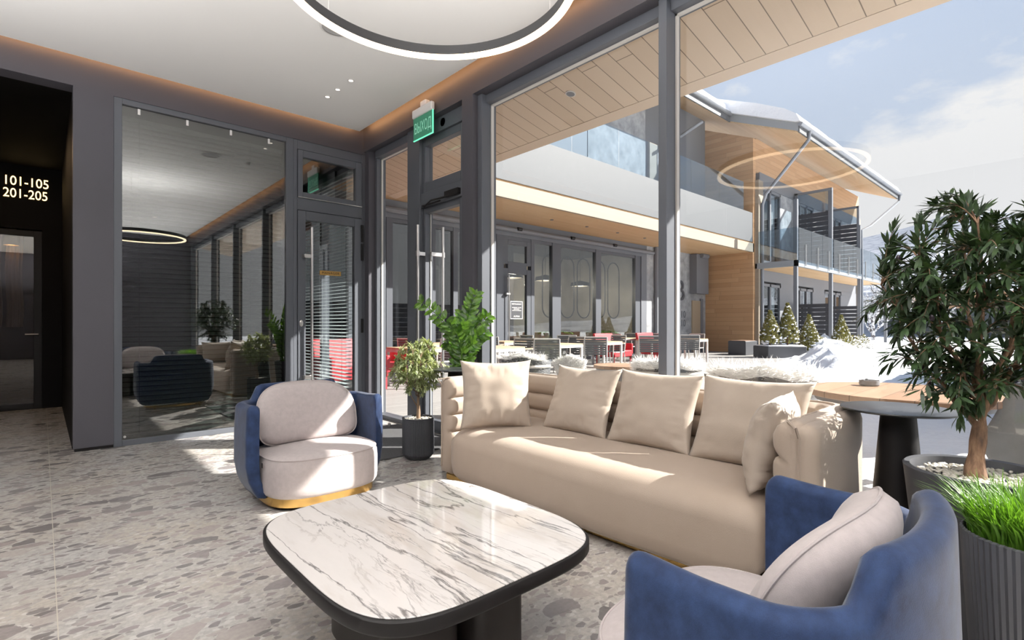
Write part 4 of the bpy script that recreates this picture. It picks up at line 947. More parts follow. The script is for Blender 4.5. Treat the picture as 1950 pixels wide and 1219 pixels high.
# ---- sofa
t = thing('sofa', 'long beige velvet sofa with horizontal channels standing along the windows', 'sofa', (2.7, 2.05, 0))
XF, XB, YR, YL = 2.27, 3.03, 0.80, 3.28
rr = 0.13
path = [(XF + 0.03*i, YL) for i in range(int((XB-rr-XF)/0.03)+1)]
path += [(XB-rr + rr*math.sin(a), YL-rr + rr*math.cos(a)) for a in [PI/2*k/10 for k in range(11)]]
path += [(XB, YL-rr - 0.06*i) for i in range(1, int((YL-YR-2*rr)/0.06)+1)]
path += [(XB-rr + rr*math.cos(a), YR+rr - rr*math.sin(a)) for a in [PI/2*k/10 for k in range(11)]]
path += [(x, YR) for x, y in reversed([(XF + 0.03*i, YL) for i in range(int((XB-rr-XF)/0.03)+1)])]
def prof(s, T, p):
    zb, zt = 0.045, 0.775; pts = []
    no, ni = -0.085, 0.095        # outer / inner offset (path runs anticlockwise, +n is inward)
    for z in (zb, 0.15, 0.3, 0.5, 0.68, zt-0.05): pts.append((no, z))
    pts += [(no+0.008, zt-0.022), (no+0.03, zt-0.006), (no+0.05, zt-0.001), (no+0.056, zt-0.006), (no+0.062, zt)]
    pts += [(0.01, zt+0.008), (0.05, zt-0.002), (0.08, zt-0.025), (ni, zt-0.06)]
    for zt_, zb_ in ((zt-0.06, 0.63), (0.63, 0.50), (0.50, 0.37)):
        for k in range(1, 8):
            f = k/8; z = zt_ + (zb_-zt_)*f
            if zt_ > 0.7: bl = ni - 0.028*(f**4)
            else: bl = ni - 0.028*abs(2*f-1)**4
            pts.append((bl, z))
        pts.append((ni-0.034, zb_))
    pts += [(ni-0.005, 0.34), (ni-0.005, zb)]
    return [(q[0], q[1]) for q in pts]
b = MB(); sweep(b, path, prof, 0.06, 0.05, 6)
sh = b.build('back_and_arms', M['beige'], t, smooth=70)
# piping along the outer top edge of the shell
pp = []
for (x, y) in path: pp.append(Vector((x, y, 0)))
pip = []
for i, p in enumerate(pp):
    tt = (pp[min(i+1, len(pp)-1)] - pp[max(i-1, 0)]).normalized(); n = Vector((tt.y, -tt.x, 0)); pip.append(p - n*0.0 + n*0.026*(1) + Vector((0, 0, 0.779)))
pip2 = [Vector((XF-0.002, YL+0.026, 0.10)), Vector((XF-0.055, YL+0.026, 0.30)), Vector((XF-0.055, YL+0.026, 0.72)), Vector((XF-0.035, YL+0.026, 0.765))] + pip[1:-1] + [Vector((XF-0.035, YR-0.026, 0.765)), Vector((XF-0.055, YR-0.026, 0.72)), Vector((XF-0.055, YR-0.026, 0.30)), Vector((XF-0.002, YR-0.026, 0.10))]
MB().tube([q + Vector((0.055, 0, 0)) if i in (1, 2) or i in (len(pip2)-3, len(pip2)-2) else q for i, q in enumerate(pip2)], 0.006, 6).build('piping', M['beige'], sh)
# seat: rounded block bulging towards the room
b = MB(); nn = 60; sec = []
def seat_ring(y, k):
    # section in x,z at position y; k shrinks towards the ends
    bulge = 0.045*math.sin(PI*min(1, max(0, (y-0.9)/2.25)))
    x0 = 2.225 - bulge; z0, z1 = 0.05, 0.425
    pts = []
    for a in range(9):
        th = PI/2*a/8; pts.append((x0 + 0.17*(1-math.sin(th)) , z1-0.12 + 0.12*math.cos(th)))
    pts = pts[::1]
    pts = [(2.95, z1+0.012), (2.7, z1+0.016), (x0+0.30, z1+0.010)] + [(x0 + 0.17*(1-math.sin(PI/2*a/8)), z1-0.12+0.12*math.cos(PI/2*a/8)) for a in range(9)] + [(x0, z0+0.10), (x0+0.01, z0+0.03), (x0+0.04, z0), (2.95, z0)]
    cz = (z0+z1)/2; return [(x + (1-k)*0.05*(1 if x < 2.6 else 0), cz + (z-cz)*(0.55+0.45*k)) for x, z in pts]
ys = []
YA_, YB_ = 0.93, 3.17; er = 0.12
for i in range(8): ys.append((YA_ + er*(1-math.cos(PI/2*i/7)), math.sin(PI/2*i/7)))
for i in range(1, 30): ys.append((YA_+er + (YB_-YA_-2*er)*i/30, 1))
for i in range(8): ys.append((YB_ - er*(1-math.sin(PI/2*i/7)) , math.cos(PI/2*i/7)))
rings = [[b.bm.verts.new((x, y, z)) for x, z in seat_ring(y, k)] for y, k in ys]
m_ = len(rings[0])
for A, B in zip(rings, rings[1:]):
    for k in range(m_): b.bm.faces.new((A[k], A[(k+1) % m_], B[(k+1) % m_], B[k]))
b.bm.faces.new(rings[0][::-1]); b.bm.faces.new(rings[-1])
b.build('seat', M['beige'], t, smooth=70)
b = MB().box(2.29, 3.04, 0.80, 3.28, 0.0, 0.055); b.build('plinth', M['brass'], t, bevel=0.01)

# ---- sofa pillows
def pillow(label, w, h, th, loc, rz, tilt, seed, roll=0.0):
    b = MB(); n = 30
    def pt(i, j, side):
        u, v = -1+2*i/n, -1+2*j/n
        x = u*w/2*(1-0.075*(1-v*v)**1.2 + 0.03*abs(v)**8); z = v*h/2*(1-0.07*(1-u*u)**1.2 + 0.03*abs(u)**8)
        e = (max(0, (1-abs(u)**3.0)*(1-abs(v)**3.0)))**0.55
        wr = noise.noise(Vector((u*2.2+seed, v*2.2, side*3))) * 0.012
        ed = max(abs(u), abs(v)); ang = (v if abs(u) > abs(v) else u)
        wr2 = 0.026*abs(noise.noise(Vector((ang*7+seed*3, ed*1.2, side*5)))) * sstep((ed-0.45)/0.35) 
        y = side*(th/2*e) - side*wr2*min(1, e*3) + wr*e
        # soft drape: the upper corners fold over a little
        return Vector((x, y, z + h/2))
    F = [[b.bm.verts.new(pt(i, j, -1)) for j in range(n+1)] for i in range(n+1)]
    B = [[F[i][j] if i in (0, n) or j in (0, n) else b.bm.verts.new(pt(i, j, 1)) for j in range(n+1)] for i in range(n+1)]
    for G_, fl in ((F, 0), (B, 1)):
        for i in range(n):
            for j in range(n):
                q = (G_[i][j], G_[i+1][j], G_[i+1][j+1], G_[i][j+1]); b.bm.faces.new(q[::-1] if fl else q)
    o = b.build('throw_pillow', M['pillow'], smooth=180)
    o.location = loc; o.rotation_euler = Euler((-tilt, roll, rz), 'XYZ')
    tag(o, label, 'pillow', 'beige throw pillows on the sofa')
    s = [F[i][0] for i in range(0)]
    return o
pillow('sunlit beige pillow at the left arm of the sofa, first from the left', 0.52, 0.50, 0.17, (2.45, 2.87, 0.425), math.radians(-37), math.radians(14), 1.0)
pillow('beige pillow second from the left on the sofa', 0.57, 0.485, 0.15, (2.715, 2.38, 0.43), math.radians(-90), math.radians(23), 2.7)
pillow('beige pillow in the middle of the sofa, third from the left', 0.57, 0.49, 0.15, (2.715, 1.79, 0.43), math.radians(-88), math.radians(23), 5.1)
pillow('beige pillow fourth from the left, half behind the smaller pillow at the right arm', 0.59, 0.495, 0.15, (2.715, 1.21, 0.43), math.radians(-90), math.radians(23), 8.3)
pillow('smaller beige pillow seen from the side, leaning on the right arm of the sofa', 0.50, 0.42, 0.20, (2.56, 1.035, 0.43), math.radians(190), math.radians(12), 11.9)

# ---- round side tables
def side_table(label, c, r, z, rb):
    t = thing('side_table', label, 'side table', (c[0], c[1], 0), group='round black side tables')
    MB().lathe([(0, 0.012), (0, -0.012), (0.0, -0.012), (r*0.6, -0.012), (r*0.97, -0.003), (r, 0.003), (r*0.995, 0.007), (r*0.98, 0.008), (0, 0.008)][2:], (0, 0, z-0.008), 72).build('table_top', mat('satin_black_top', (0.03, 0.032, 0.036), 0.28) if 'satin_black_top' not in bpy.data.materials else bpy.data.materials['satin_black_top'], t, local=True, smooth=40)
    MB().lathe([(0, 0), (rb, 0), (rb, 0.01), (rb*0.52, z*0.96), (rb*0.58, z-0.022), (0, z-0.022)], (0, 0, 0), 64).build('cone_base', M['black'], t, local=True, smooth=40)
side_table('round black side table with a cone base at the right end of the sofa', (2.90, 0.57), 0.226, 0.80, 0.13)
side_table('round black side table behind the left end of the sofa, beside the leafy plant', (2.66, 3.66), 0.20, 0.80, 0.13)

# ============================================================ PLANTS
def branch_tree(seed, trunk_pts, trunk_r, n_main, spread, crown_c, crown_r, leaf_n, leafL, leafW, mleaf, mbark, t, twig_n=70, start=0.35, fruit=0, down=0.15):
    rr_ = random.Random(seed)
    tb = MB(); lb = MB(); fb = MB()
    tp = [Vector(p) for p in trunk_pts]
    rad = [trunk_r*(1.25 - 0.55*i/(len(tp)-1)) * (1+0.12*math.sin(i*2.3)) for i in range(len(tp))]
    rad[0] *= 1.15
    tb.tube(tp, trunk_r, 12, radii=rad)
    tips = []
    top = tp[-1]
    C, Rr = Vector(crown_c), Vector(crown_r)
    mains = []
    for k in range(n_main):
        a = 2*PI*k/n_main + rr_.uniform(-.3, .3)
        st = tp[-1 - (k % 3)]
        e = rr_.uniform(0.25, 0.95)
        end = C + Vector((math.cos(a)*Rr.x*math.sqrt(1-e*e)*0.75, math.sin(a)*Rr.y*math.sqrt(1-e*e)*0.75, Rr.z*e*0.8))
        pts = []
        for i in range(9):
            f = i/8; p = st.lerp(end, f) + Vector((0, 0, -0.06*math.sin(PI*f))) + Vector((rr_.uniform(-1, 1), rr_.uniform(-1, 1), rr_.uniform(-1, 1)))*0.012*(1 if 0 < i < 8 else 0)
            pts.append(p)
        tb.tube(pts, 0.01, 7, radii=[trunk_r*0.45*(1-0.75*i/8) for i in range(9)])
        mains.append(pts)
    twigs = []
    for k in range(twig_n):
        for _ in range(30):
            d = Vector((rr_.gauss(0, 1), rr_.gauss(0, 1), rr_.gauss(0, 1))).normalized()
            q = rr_.uniform(0.45, 1.0)
            end = C + Vector((d.x*Rr.x, d.y*Rr.y, d.z*Rr.z))*q
            if end.z > C.z - Rr.z*0.95: break
        best = min((p for m_ in mains for p in m_[2:]), key=lambda p: (p-end).length + 0.6*max(0, p.z-end.z))
        n_ = 6; pts = []
        for i in range(n_+1):
            f = i/n_; p = best.lerp(end, f) + Vector((0, 0, 0.04*math.sin(PI*f)))
            pts.append(p)
        tb.tube(pts, 0.002, 5, radii=[0.0032*(1-0.7*i/n_)*(trunk_r/0.03)**0.5 for i in range(n_+1)])
        twigs.append(pts)
    per = leaf_n/len(twigs)
    for pts in twigs:
        m_ = int(per*rr_.uniform(0.7, 1.3)); Ltot = (pts[-1]-pts[0]).length
        for i in range(m_):
            f = 0.15 + 0.85*(i+1)/m_; x = f*(len(pts)-1); i0 = min(int(x), len(pts)-2)
            p = pts[i0].lerp(pts[i0+1], x-i0); d = (pts[i0+1]-pts[i0]).normalized()
            a = rr_.uniform(0, 2*PI) ; o = d.orthogonal().normalized(); o.rotate(Matrix.Rotation(a, 3, d))
            dd = (d*rr_.uniform(0.6, 1.2) + o*rr_.uniform(0.35, 0.95) + Vector((0, 0, rr_.uniform(-0.05, 0.5)))).normalized()
            lb.leaf(p, dd, Vector((rr_.uniform(-.4, .4), rr_.uniform(-.4, .4), 1)), leafL*rr_.uniform(0.7, 1.2), leafW*rr_.uniform(0.8, 1.2), rr_.uniform(0, 0.3))
        for i in range(3):
            d = (pts[-1]-pts[-2]).normalized(); lb.leaf(pts[-1], (d + Vector((rr_.uniform(-.5, .5), rr_.uniform(-.5, .5), rr_.uniform(-.2, .5)))).normalized(), Vector((0, 0, 1)), leafL, leafW, 0.1)
    tb.build('trunk', mbark, t, smooth=60)
    lb.build('foliage', mleaf, t, smooth=0, recalc=False)
    for k in range(fruit):
        pts = rr_.choice(twigs); p = pts[-2] + Vector((rr_.uniform(-.02, .02), rr_.uniform(-.02, .02), -0.03))
        MB().lathe([(0, -0.013), (0.006, -0.009), (0.0085, 0), (0.006, 0.009), (0, 0.013)], p, 10).build('olive_fruit', M['darkfruit'], t)
M['darkfruit'] = mat('dark_olive_fruit', (0.02, 0.012, 0.018), 0.3)
def pebbles(t, c, r, z, n, s, seed):
    q = random.Random(seed); b = MB()
    for k in range(n):
        rr_ = r*math.sqrt(q.random()); a = q.uniform(0, 2*PI)
        Mx = Matrix.Translation((c[0]+rr_*math.cos(a), c[1]+rr_*math.sin(a), z + q.uniform(0, s*0.5))) @ Euler((q.uniform(-.5, .5), q.uniform(-.5, .5), q.uniform(0, 6))).to_matrix().to_4x4() @ Matrix.Diagonal((s*q.uniform(.8, 1.5), s*q.uniform(.6, 1), s*0.5, 1))
        bmesh.ops.create_icosphere(b.bm, subdivisions=1, radius=1, matrix=Mx)
    o = b.build('pebbles', M['pebble'], t, smooth=80); o['kind'] = 'stuff'
# big olive tree
tc_ = (2.68, 0.27)
t = thing('potted_olive_tree', 'tall dark olive tree in a black planter with white pebbles at the right', 'potted tree', (tc_[0], tc_[1], 0))
MB().lathe([(0, 0.0), (0.15, 0.0), (0.175, 0.02), (0.235, 0.60), (0.238, 0.618), (0.232, 0.624), (0.215, 0.620), (0.208, 0.60), (0.205, 0.585), (0, 0.585)], (*tc_, 0), 96).build('planter', M['pot'], t, smooth=40)
pebbles(t, tc_, 0.195, 0.590, 420, 0.011, 3)
Vt = lambda x, y, z: (tc_[0]+x, tc_[1]+y, z)
branch_tree(5, [Vt(-.012, .01, .585), Vt(-.010, .012, .63), Vt(-.004, .008, .68), Vt(0, .004, .73), Vt(.0, 0, .78), Vt(.002, 0, .83), Vt(.008, 0, .87)], 0.026, 8, 0.4, (tc_[0]+0.02, tc_[1]+0.0, 1.25), (0.49, 0.43, 0.46), 5600, 0.070, 0.0135, M['olive'], M['bark'], t, twig_n=280, fruit=12)
# small olive tree
tc_ = (2.475, 3.97)
t = thing('potted_olive_tree', 'small olive tree in a ribbed grey pot beside the left arm of the sofa', 'potted tree', (tc_[0], tc_[1], 0))
b = MB().lathe([(0, 0.0), (0.10, 0.0), (0.132, 0.035), (0.14, 0.05), (0.14, 0.352)], (*tc_, 0), 144, rib=0.0035, nr=1)
b.lathe([(0.1385, 0.352), (0.142, 0.355), (0.142, 0.362), (0.128, 0.362), (0.125, 0.345), (0, 0.345)], (*tc_, 0), 72)
b.build('pot', M['pot'], t, smooth=0)
pebbles(t, tc_, 0.118, 0.347, 260, 0.007, 4)
Vt = lambda x, y, z: (tc_[0]+x, tc_[1]+y, z)
branch_tree(11, [Vt(0, 0, .345), Vt(.004, .003, .42), Vt(-.002, 0, .50), Vt(.003, .003, .58)], 0.014, 7, 0.3, (tc_[0], tc_[1], 0.80), (0.255, 0.255, 0.24), 2700, 0.047, 0.0135, M['olive_s'], mat('small_bark', (0.24, 0.16, 0.10), 0.8), t, twig_n=170)
# glossy leafed plant behind the sofa
tc_ = (2.93, 3.70-0.22)
tc_ = (2.90, 3.88)
t = thing('potted_leafy_plant', 'bright green plant with glossy paired leaves rising behind the left end of the sofa', 'potted plant', (tc_[0], tc_[1], 0))
b = MB().lathe([(0, 0), (0.085, 0), (0.135, 0.60), (0.128, 0.60), (0.122, 0.57), (0, 0.57)], (*tc_, 0), 48); b.build('pot', M['pot'], t, smooth=40)
q = random.Random(21); sb = MB(); lb = MB()
R_ = Vector((0.7409, -0.6716, 0))
for k, (du, dz_, dd_) in enumerate(((-0.34, 0.82, -0.05), (0.10, 0.90, 0.0), (0.26, 0.70, 0.05), (-0.10, 0.62, -0.12), (0.05, 0.62, -0.14), (0.18, 0.55, -0.05), (-0.02, 0.72, 0.06), (0.12, 0.45, -0.14), (-0.16, 0.45, 0.03))):
    base = Vector((tc_[0]+q.uniform(-.04, .04), tc_[1]+q.uniform(-.04, .04), 0.56)); end = base + R_*du + Vector((0.67, 0.74, 0))*dd_ + Vector((0, 0, dz_))
    pts = [base.lerp(end, i/14) + Vector((0, 0, 0.10*math.sin(PI*i/14))) - R_*du*0.35*math.sin(PI*i/14) for i in range(15)]
    for p_ in pts: p_.x = min(p_.x, 3.07)
    sb.tube(pts, 0.01, 7, radii=[0.011*(1-0.75*i/14) for i in range(15)])
    for i in range(2, 15):
        d = (pts[min(i+1, 14)]-pts[i-1]).normalized(); o = d.orthogonal().normalized()
        o = d.cross(Vector((0.67, 0.74, 0)).normalized()).normalized()
        for s_ in (-1, 1):
            f = i/14; L = 0.115*(1-0.45*abs(f-0.55)); 
            lb.leaf(pts[i], (o*s_*0.85 + d*0.55 + Vector((q.uniform(-.2, .2), q.uniform(-.2, .2), q.uniform(-.1, .2)))), Vector((-0.67, -0.74, 0.3+q.uniform(-.4, .4))), L, L*0.55, 0.12, 0.08)
    lb.leaf(pts[-1], d, Vector((-0.67, -0.74, 0.3)), 0.06, 0.025)
sb.build('stems', M['zz'], t); lb.build('leaves', M['zz'], t, smooth=0, recalc=False)
# grass planter
tc_ = (2.28, 0.095)
t = thing('potted_grass', 'lush green grass in a ribbed dark planter at the right edge, beside the near armchair', 'potted plant', (tc_[0], tc_[1], 0))
MB().lathe([(0, 0), (0.14, 0), (0.155, 0.03), (0.185, 0.52), (0.178, 0.525), (0.17, 0.5), (0, 0.5)], (*tc_, 0), 120, rib=0.004, nr=1).build('pot', M['pot'], t, smooth=0)
q = random.Random(9); b = MB()
for k in range(1300):
    r_ = 0.165*math.sqrt(q.random()); a = q.uniform(0, 2*PI); p = Vector((tc_[0]+r_*math.cos(a), tc_[1]+r_*math.sin(a), 0.50))
    a2 = a + q.uniform(-.9, .9); lean = q.uniform(0.1, 0.75)*(0.35+r_/0.165); L = q.uniform(0.12, 0.21)
    dd = Vector((math.cos(a2), math.sin(a2), 0)); wv_ = Vector((-math.sin(a2+q.uniform(-.8, .8)), math.cos(a2), 0)).normalized()*0.0035
    prev = None
    for i in range(6):
        f = i/5; c = p + Vector((0, 0, L*(f - 0.35*lean*f*f))) + dd*L*lean*f*f*0.95
        ww = wv_*(1-f*f*0.96)
        cur = (b.bm.verts.new(c-ww), b.bm.verts.new(c+ww))
        if prev: b.bm.faces.new((prev[0], prev[1], cur[1], cur[0]))
        prev = cur
o = b.build('grass_blades', M['grassb'], t, smooth=80, recalc=False); o['kind'] = 'stuff'
#==TERR==
# ============================================================ TERRACE FURNITURE AND GARDEN
def make_chair():
    """slatted outdoor armchair facing +x, origin on the floor"""
    t = thing('terrace_chair', 'x', 'chair')
    b = MB()
    for s in (-1, 1):
        b.tube([(0.24, s*0.27, 0), (0.22, s*0.27, 0.66)], 0.016, 6); b.tube([(-0.26, s*0.27, 0), (-0.22, s*0.27, 0.42), (-0.30, s*0.27, 0.88)], 0.016, 6)
        b.tube([(-0.24, s*0.27, 0.66), (0.25, s*0.27, 0.66)], 0.012, 6)
    b.tube([(-0.235, -0.27, 0.43), (0.23, -0.27, 0.43)], 0.014, 6); b.tube([(-0.235, 0.27, 0.43), (0.23, 0.27, 0.43)], 0.014, 6)
    b.tube([(-0.30, -0.27, 0.88), (-0.30, 0.27, 0.88)], 0.016, 6)
    b.build('frame', M['alum'], t, local=True)
    b = MB()
    for k in range(8): z = 0.45+k*0.056; x = -0.225 - 0.08*(k*0.056)/0.42; b.obox((x, 0, z+0.01), (0.012, 0.52, 0.048), (0, -0.17, 0))
    b.build('backrest', M['slatg'], t, local=True, smooth=0)
    b = MB()
    for k in range(7): b.box(-0.21+k*0.063, -0.21+k*0.063+0.05, -0.26, 0.26, 0.435, 0.45)
    b.build('seat', M['slatg'], t, local=True, smooth=0)
    for s in (-1, 1): MB().box(-0.22, 0.27, s*0.27-0.028, s*0.27+0.028, 0.67, 0.69).build('armrest', M['teak'], t, local=True, smooth=0)
    return t
def make_table():
    t = thing('terrace_table', 'x', 'table')
    MB().box(-0.40, 0.40, -0.40, 0.40, 0.715, 0.75).build('table_top', M['teak'], t, local=True, smooth=0)
    b = MB(); b.box(-0.40, 0.40, -0.405, -0.38, 0.66, 0.715); b.box(-0.40, 0.40, 0.38, 0.405, 0.66, 0.715); b.box(-0.405, -0.38, -0.4, 0.4, 0.66, 0.715); b.box(0.38, 0.405, -0.4, 0.4, 0.66, 0.715); b.build('apron', M['alum'], t, local=True, smooth=0)
    for a in (-1, 1):
        for c in (-1, 1): MB().box(a*0.375-0.025, a*0.375+0.025, c*0.375-0.025, c*0.375+0.025, 0, 0.66).build('leg', M['alum'], t, local=True, smooth=0)
    return t
c0, t0 = make_chair(), make_table()
# (table x, y, [(dx, rot)], words)
rows = [
 (15.15, 8.35, 'at the far right, nearest the wooden wall', ((-0.78, 0.1), (0.80, 3.1))),
 (13.2, 8.35, 'seen behind the slim window mullion', ((-0.80, 0.05), (0.82, 3.2))),
 (11.05, 8.65, 'in the middle of the terrace front row', ((-0.78, 0.15), (0.80, 3.05))),
 (8.95, 8.25, 'in the front row, left of the middle table', ((-0.80, 0.25), (0.78, 3.1))),
 (6.75, 7.90, 'in the front row, seen right of the dark pillar', ((0.82, 3.3),)),
 (16.9, 10.5, 'in the back row by the concrete pilasters', ((-0.78, 0.0), (0.80, 3.1))),
 (14.5, 10.55, 'in the back row before the second wide restaurant window', ((-0.8, 0.0), (0.8, 3.2))),
 (12.1, 10.45, 'in the back row before the first wide restaurant window', ((-0.78, 0.1),)),
 (9.2, 10.4, 'in the back row before the restaurant door', ((0.8, 3.1), (-0.8, 0.1))),
 (6.9, 10.3, 'in the back row seen through the entrance door', ((0.82, 3.1), (-0.8, 0.0))),
 (5.35, 8.7, 'seen through the narrow window beside the corner', ((0.8, 3.2),)),
]
first = [True, True]
for (x, y, words, ch) in rows:
    if first[1]: t = t0; first[1] = False
    else: t = copy_tree(t0)
    t.location = (x, y, 0); t['label'] = 'square teak terrace table ' + words; t['group'] = 'teak tables on the terrace'
    for k, (dx, r) in enumerate(ch):
        if first[0]: c = c0; first[0] = False
        else: c = copy_tree(c0)
        c.location = (x+dx*0.9, y + 0.08*math.sin(x*5+dx), 0); c.rotation_euler = (0, 0, r + (0.5 if dx < 0 else 0.0)); c.location.y += (-0.32 if dx < 0 else 0.24); c['group'] = 'slatted chairs on the terrace'
        c['label'] = 'slatted chair ' + ('left' if dx < 0 else 'right') + ' of the table ' + words
# red lounge chairs
def red_chair(label, x, y, rz, wdt=0.8):
    t = thing('lounge_chair', label, 'chair', (0, 0, 0), group='red lounge chairs')
    MB().box(-wdt/2, wdt/2, -0.35, 0.35, 0.22, 0.42).build('seat', M['red'], t, bevel=0.03)
    MB().hexa([(-wdt/2, 0.28, 0.40), (wdt/2, 0.28, 0.40), (wdt/2, 0.40, 0.40), (-wdt/2, 0.40, 0.40)], [(-wdt/2, 0.40, 0.92), (wdt/2, 0.40, 0.92), (wdt/2, 0.48, 0.92), (-wdt/2, 0.48, 0.92)]).build('backrest', M['red'], t, bevel=0.02)
    for s in (-1, 1):
        MB().box(s*wdt/2-0.04, s*wdt/2+0.04, -0.35, 0.38, 0.30, 0.62).build('armrest', M['red'], t, bevel=0.02)
        for q in (-0.3, 0.32): MB().box(s*(wdt/2-0.03)-0.02, s*(wdt/2-0.03)+0.02, q-0.02, q+0.02, 0, 0.25).build('leg', M['red'], t, smooth=0)
    t.location = (x, y, 0); t.rotation_euler = (0, 0, rz)
red_chair('red lounge chair on the terrace seen through the office door blinds', 4.15, 8.9, 0.1, 1.1)
red_chair('red lounge chair on the terrace seen through the narrow window', 5.2, 9.75, 0.2)
red_chair('red lounge chair behind the terrace tables before the second restaurant window', 15.05, 9.5, 0.1, 1.1)
red_chair('red lounge chair behind the terrace tables at the first restaurant window', 12.9, 9.6, 0.0, 0.9)
# chairs with sheepskins right behind the window
def bucket_chair(label, x, y, rz, wd=0.60, zt=0.80):
    t = thing('bucket_chair', label, 'chair', (0, 0, 0), group='grey chairs draped with sheepskins')
    b = MB(); n = 24
    def f(i, j):
        a = math.radians(-100 + 200*i/n); r = wd/2*(1+0.10*(j/6)); z = 0.42 + (zt-0.42)*j/6*(0.75+0.25*math.cos(a)) 
        return Vector((-r*math.cos(a)*0.9, r*math.sin(a), z))
    b.grid(f, n+1, 7); o = b.build('shell', M['slatg'], t, smooth=80); s = o.modifiers.new('t', 'SOLIDIFY'); s.thickness = 0.018
    for z in (0.52, 0.66):
        b = MB(); b.tube([(-wd/2*1.09*math.cos(math.radians(a))*0.92, wd/2*1.09*math.sin(math.radians(a)), z) for a in range(-80, 81, 10)], 0.02, 8); b.build('back_rail', M['alum'], t)
    blocky(b := MB(), 0.02, 0, wd*0.46, wd*0.46, 3, [(0.02, 0.38), (0, 0.40), (0, 0.44), (0.02, 0.46)]).build('seat', M['greycush'], t)
    for a, c in ((1, 1), (1, -1), (-1, 1), (-1, -1)): MB().tube([(a*wd*0.36, c*wd*0.36, 0.4), (a*wd*0.42, c*wd*0.42, 0)], 0.014, 8).build('leg', M['alum'], t)
    t.location = (x, y, 0); t.rotation_euler = (0, 0, rz)
FUR = leafmat('white_fur', (0.92, 0.91, 0.89), (0.95, 0.94, 0.92), 0.9, 0.6)
for n_ in FUR.node_tree.nodes:
    if n_.type == 'BSDF_TRANSLUCENT': n_.inputs[0].default_value = (0.95, 0.95, 0.94, 1)
def sheepskin(label, pts_fn, nu, nv, seed, L=0.045, M_=(0, 0, 0, 0)):
    q = random.Random(seed); b = MB()
    x, y, z, rz = M_; R3 = Matrix.Rotation(rz, 3, 'Z'); T = Vector((x, y, z))
    P = [[R3 @ pts_fn(i/(nu-1), j/(nv-1)) + T for j in range(nv)] for i in range(nu)]
    b.grid(lambda i, j: P[i][j], nu, nv)
    c_ = sum((p for r in P for p in r), Vector())/(nu*nv)
    for k in range(4200):
        u, v = q.random()*(nu-1.001), q.random()*(nv-1.001); i, j = int(u), int(v)
        p = P[i][j].lerp(P[i+1][j], u-i).lerp(P[i][j+1].lerp(P[i+1][j+1], u-i), v-j)
        n = (P[i+1][j]-P[i][j]).cross(P[i][j+1]-P[i][j])
        if n.length < 1e-9: continue
        n.normalize(); n *= q.choice((-1, 1)); d = (n + Vector((q.uniform(-1, 1), q.uniform(-1, 1), q.uniform(-.3, 1)))*0.7).normalized()
        e = d.orthogonal().normalized()*0.005; b.face([p-e, p+e, p+d*L*q.uniform(.5, 1.2)])
    o = b.build('sheepskin', FUR, smooth=0, recalc=False); return tag(o, label, 'sheepskin', 'white sheepskins on the outdoor chairs')
def drape(wd, top, hb, hf, width):
    """over a backrest: back side down hb, front side down hf"""
    def f(u, v):
        s = -width/2 + width*u; a = s/(wd/2); 
        X0 = -wd/2*math.cos(min(1.4, abs(a)))*0.95*1.06; Yc = wd/2*1.08*math.sin(max(-1.4, min(1.4, a)))
        t = v*(hb+hf) - hb
        zt = top + 0.03 - 0.06*(1-math.cos(a)) 
        sag = 0.015*math.sin(s*17+2)
        if t < 0: return Vector((X0-0.045, Yc*1.03, zt + t + sag))
        return Vector((X0+0.05+0.10*t, Yc*0.95, zt - t*0.8 + sag))
    return f
for (lab, lab2, x, y, rz, wd, zt, W, hb) in (
 ('grey chair with a sheepskin just outside the window, behind the first pillow', 'white sheepskin on the outdoor chair behind the first pillow', 4.62, 4.85, math.radians(35), 0.62, 0.80, 0.62, 0.06),
 ('grey chair with a sheepskin outside, cut by the slim window mullion', 'white sheepskin on the outdoor chair cut by the slim mullion', 5.15, 3.10, math.radians(30), 0.66, 0.80, 1.15, 0.10),
 ('grey chair with a sheepskin outside, behind the pillow fourth from the left', 'white sheepskin on the outdoor chair behind the pillow fourth from the left', 4.50, 1.80, math.radians(20), 0.74, 0.84, 1.3, 0.10)):
    bucket_chair(lab, x, y, rz, wd, zt)
    o = sheepskin(lab2, drape(wd, zt, hb, 0.32, W), 22, 12, int(x*10), 0.085, (x, y, 0, rz))
# extra sheepskins
sheepskin('white sheepskin hanging over the stool right of the first outdoor chair', lambda u, v: Vector(((u-.5)*0.42*(1.1-v*0.5), 0.10*(v-.5), 0.50+0.30*(1-v) - 0.18*abs(u-.5))), 12, 8, 77, 0.05, (5.15, 4.55, 0, math.radians(-45)))
t = thing('outdoor_stool', 'low stool carrying a sheepskin right of the first outdoor chair', 'stool', (5.17, 4.58, 0))
blocky(MB(), 5.22, 4.62, 0.2, 0.2, 3, [(0.01, 0.46), (0, 0.47), (0, 0.50), (0.01, 0.51)]).build('seat', M['slatg'], t)
for a, c in ((1, 1), (1, -1), (-1, 1), (-1, -1)): MB().tube([(5.22+a*.14, 4.62+c*.14, 0.46), (5.22+a*.17, 4.62+c*.17, 0)], 0.014, 8).build('leg', M['alum'], t)
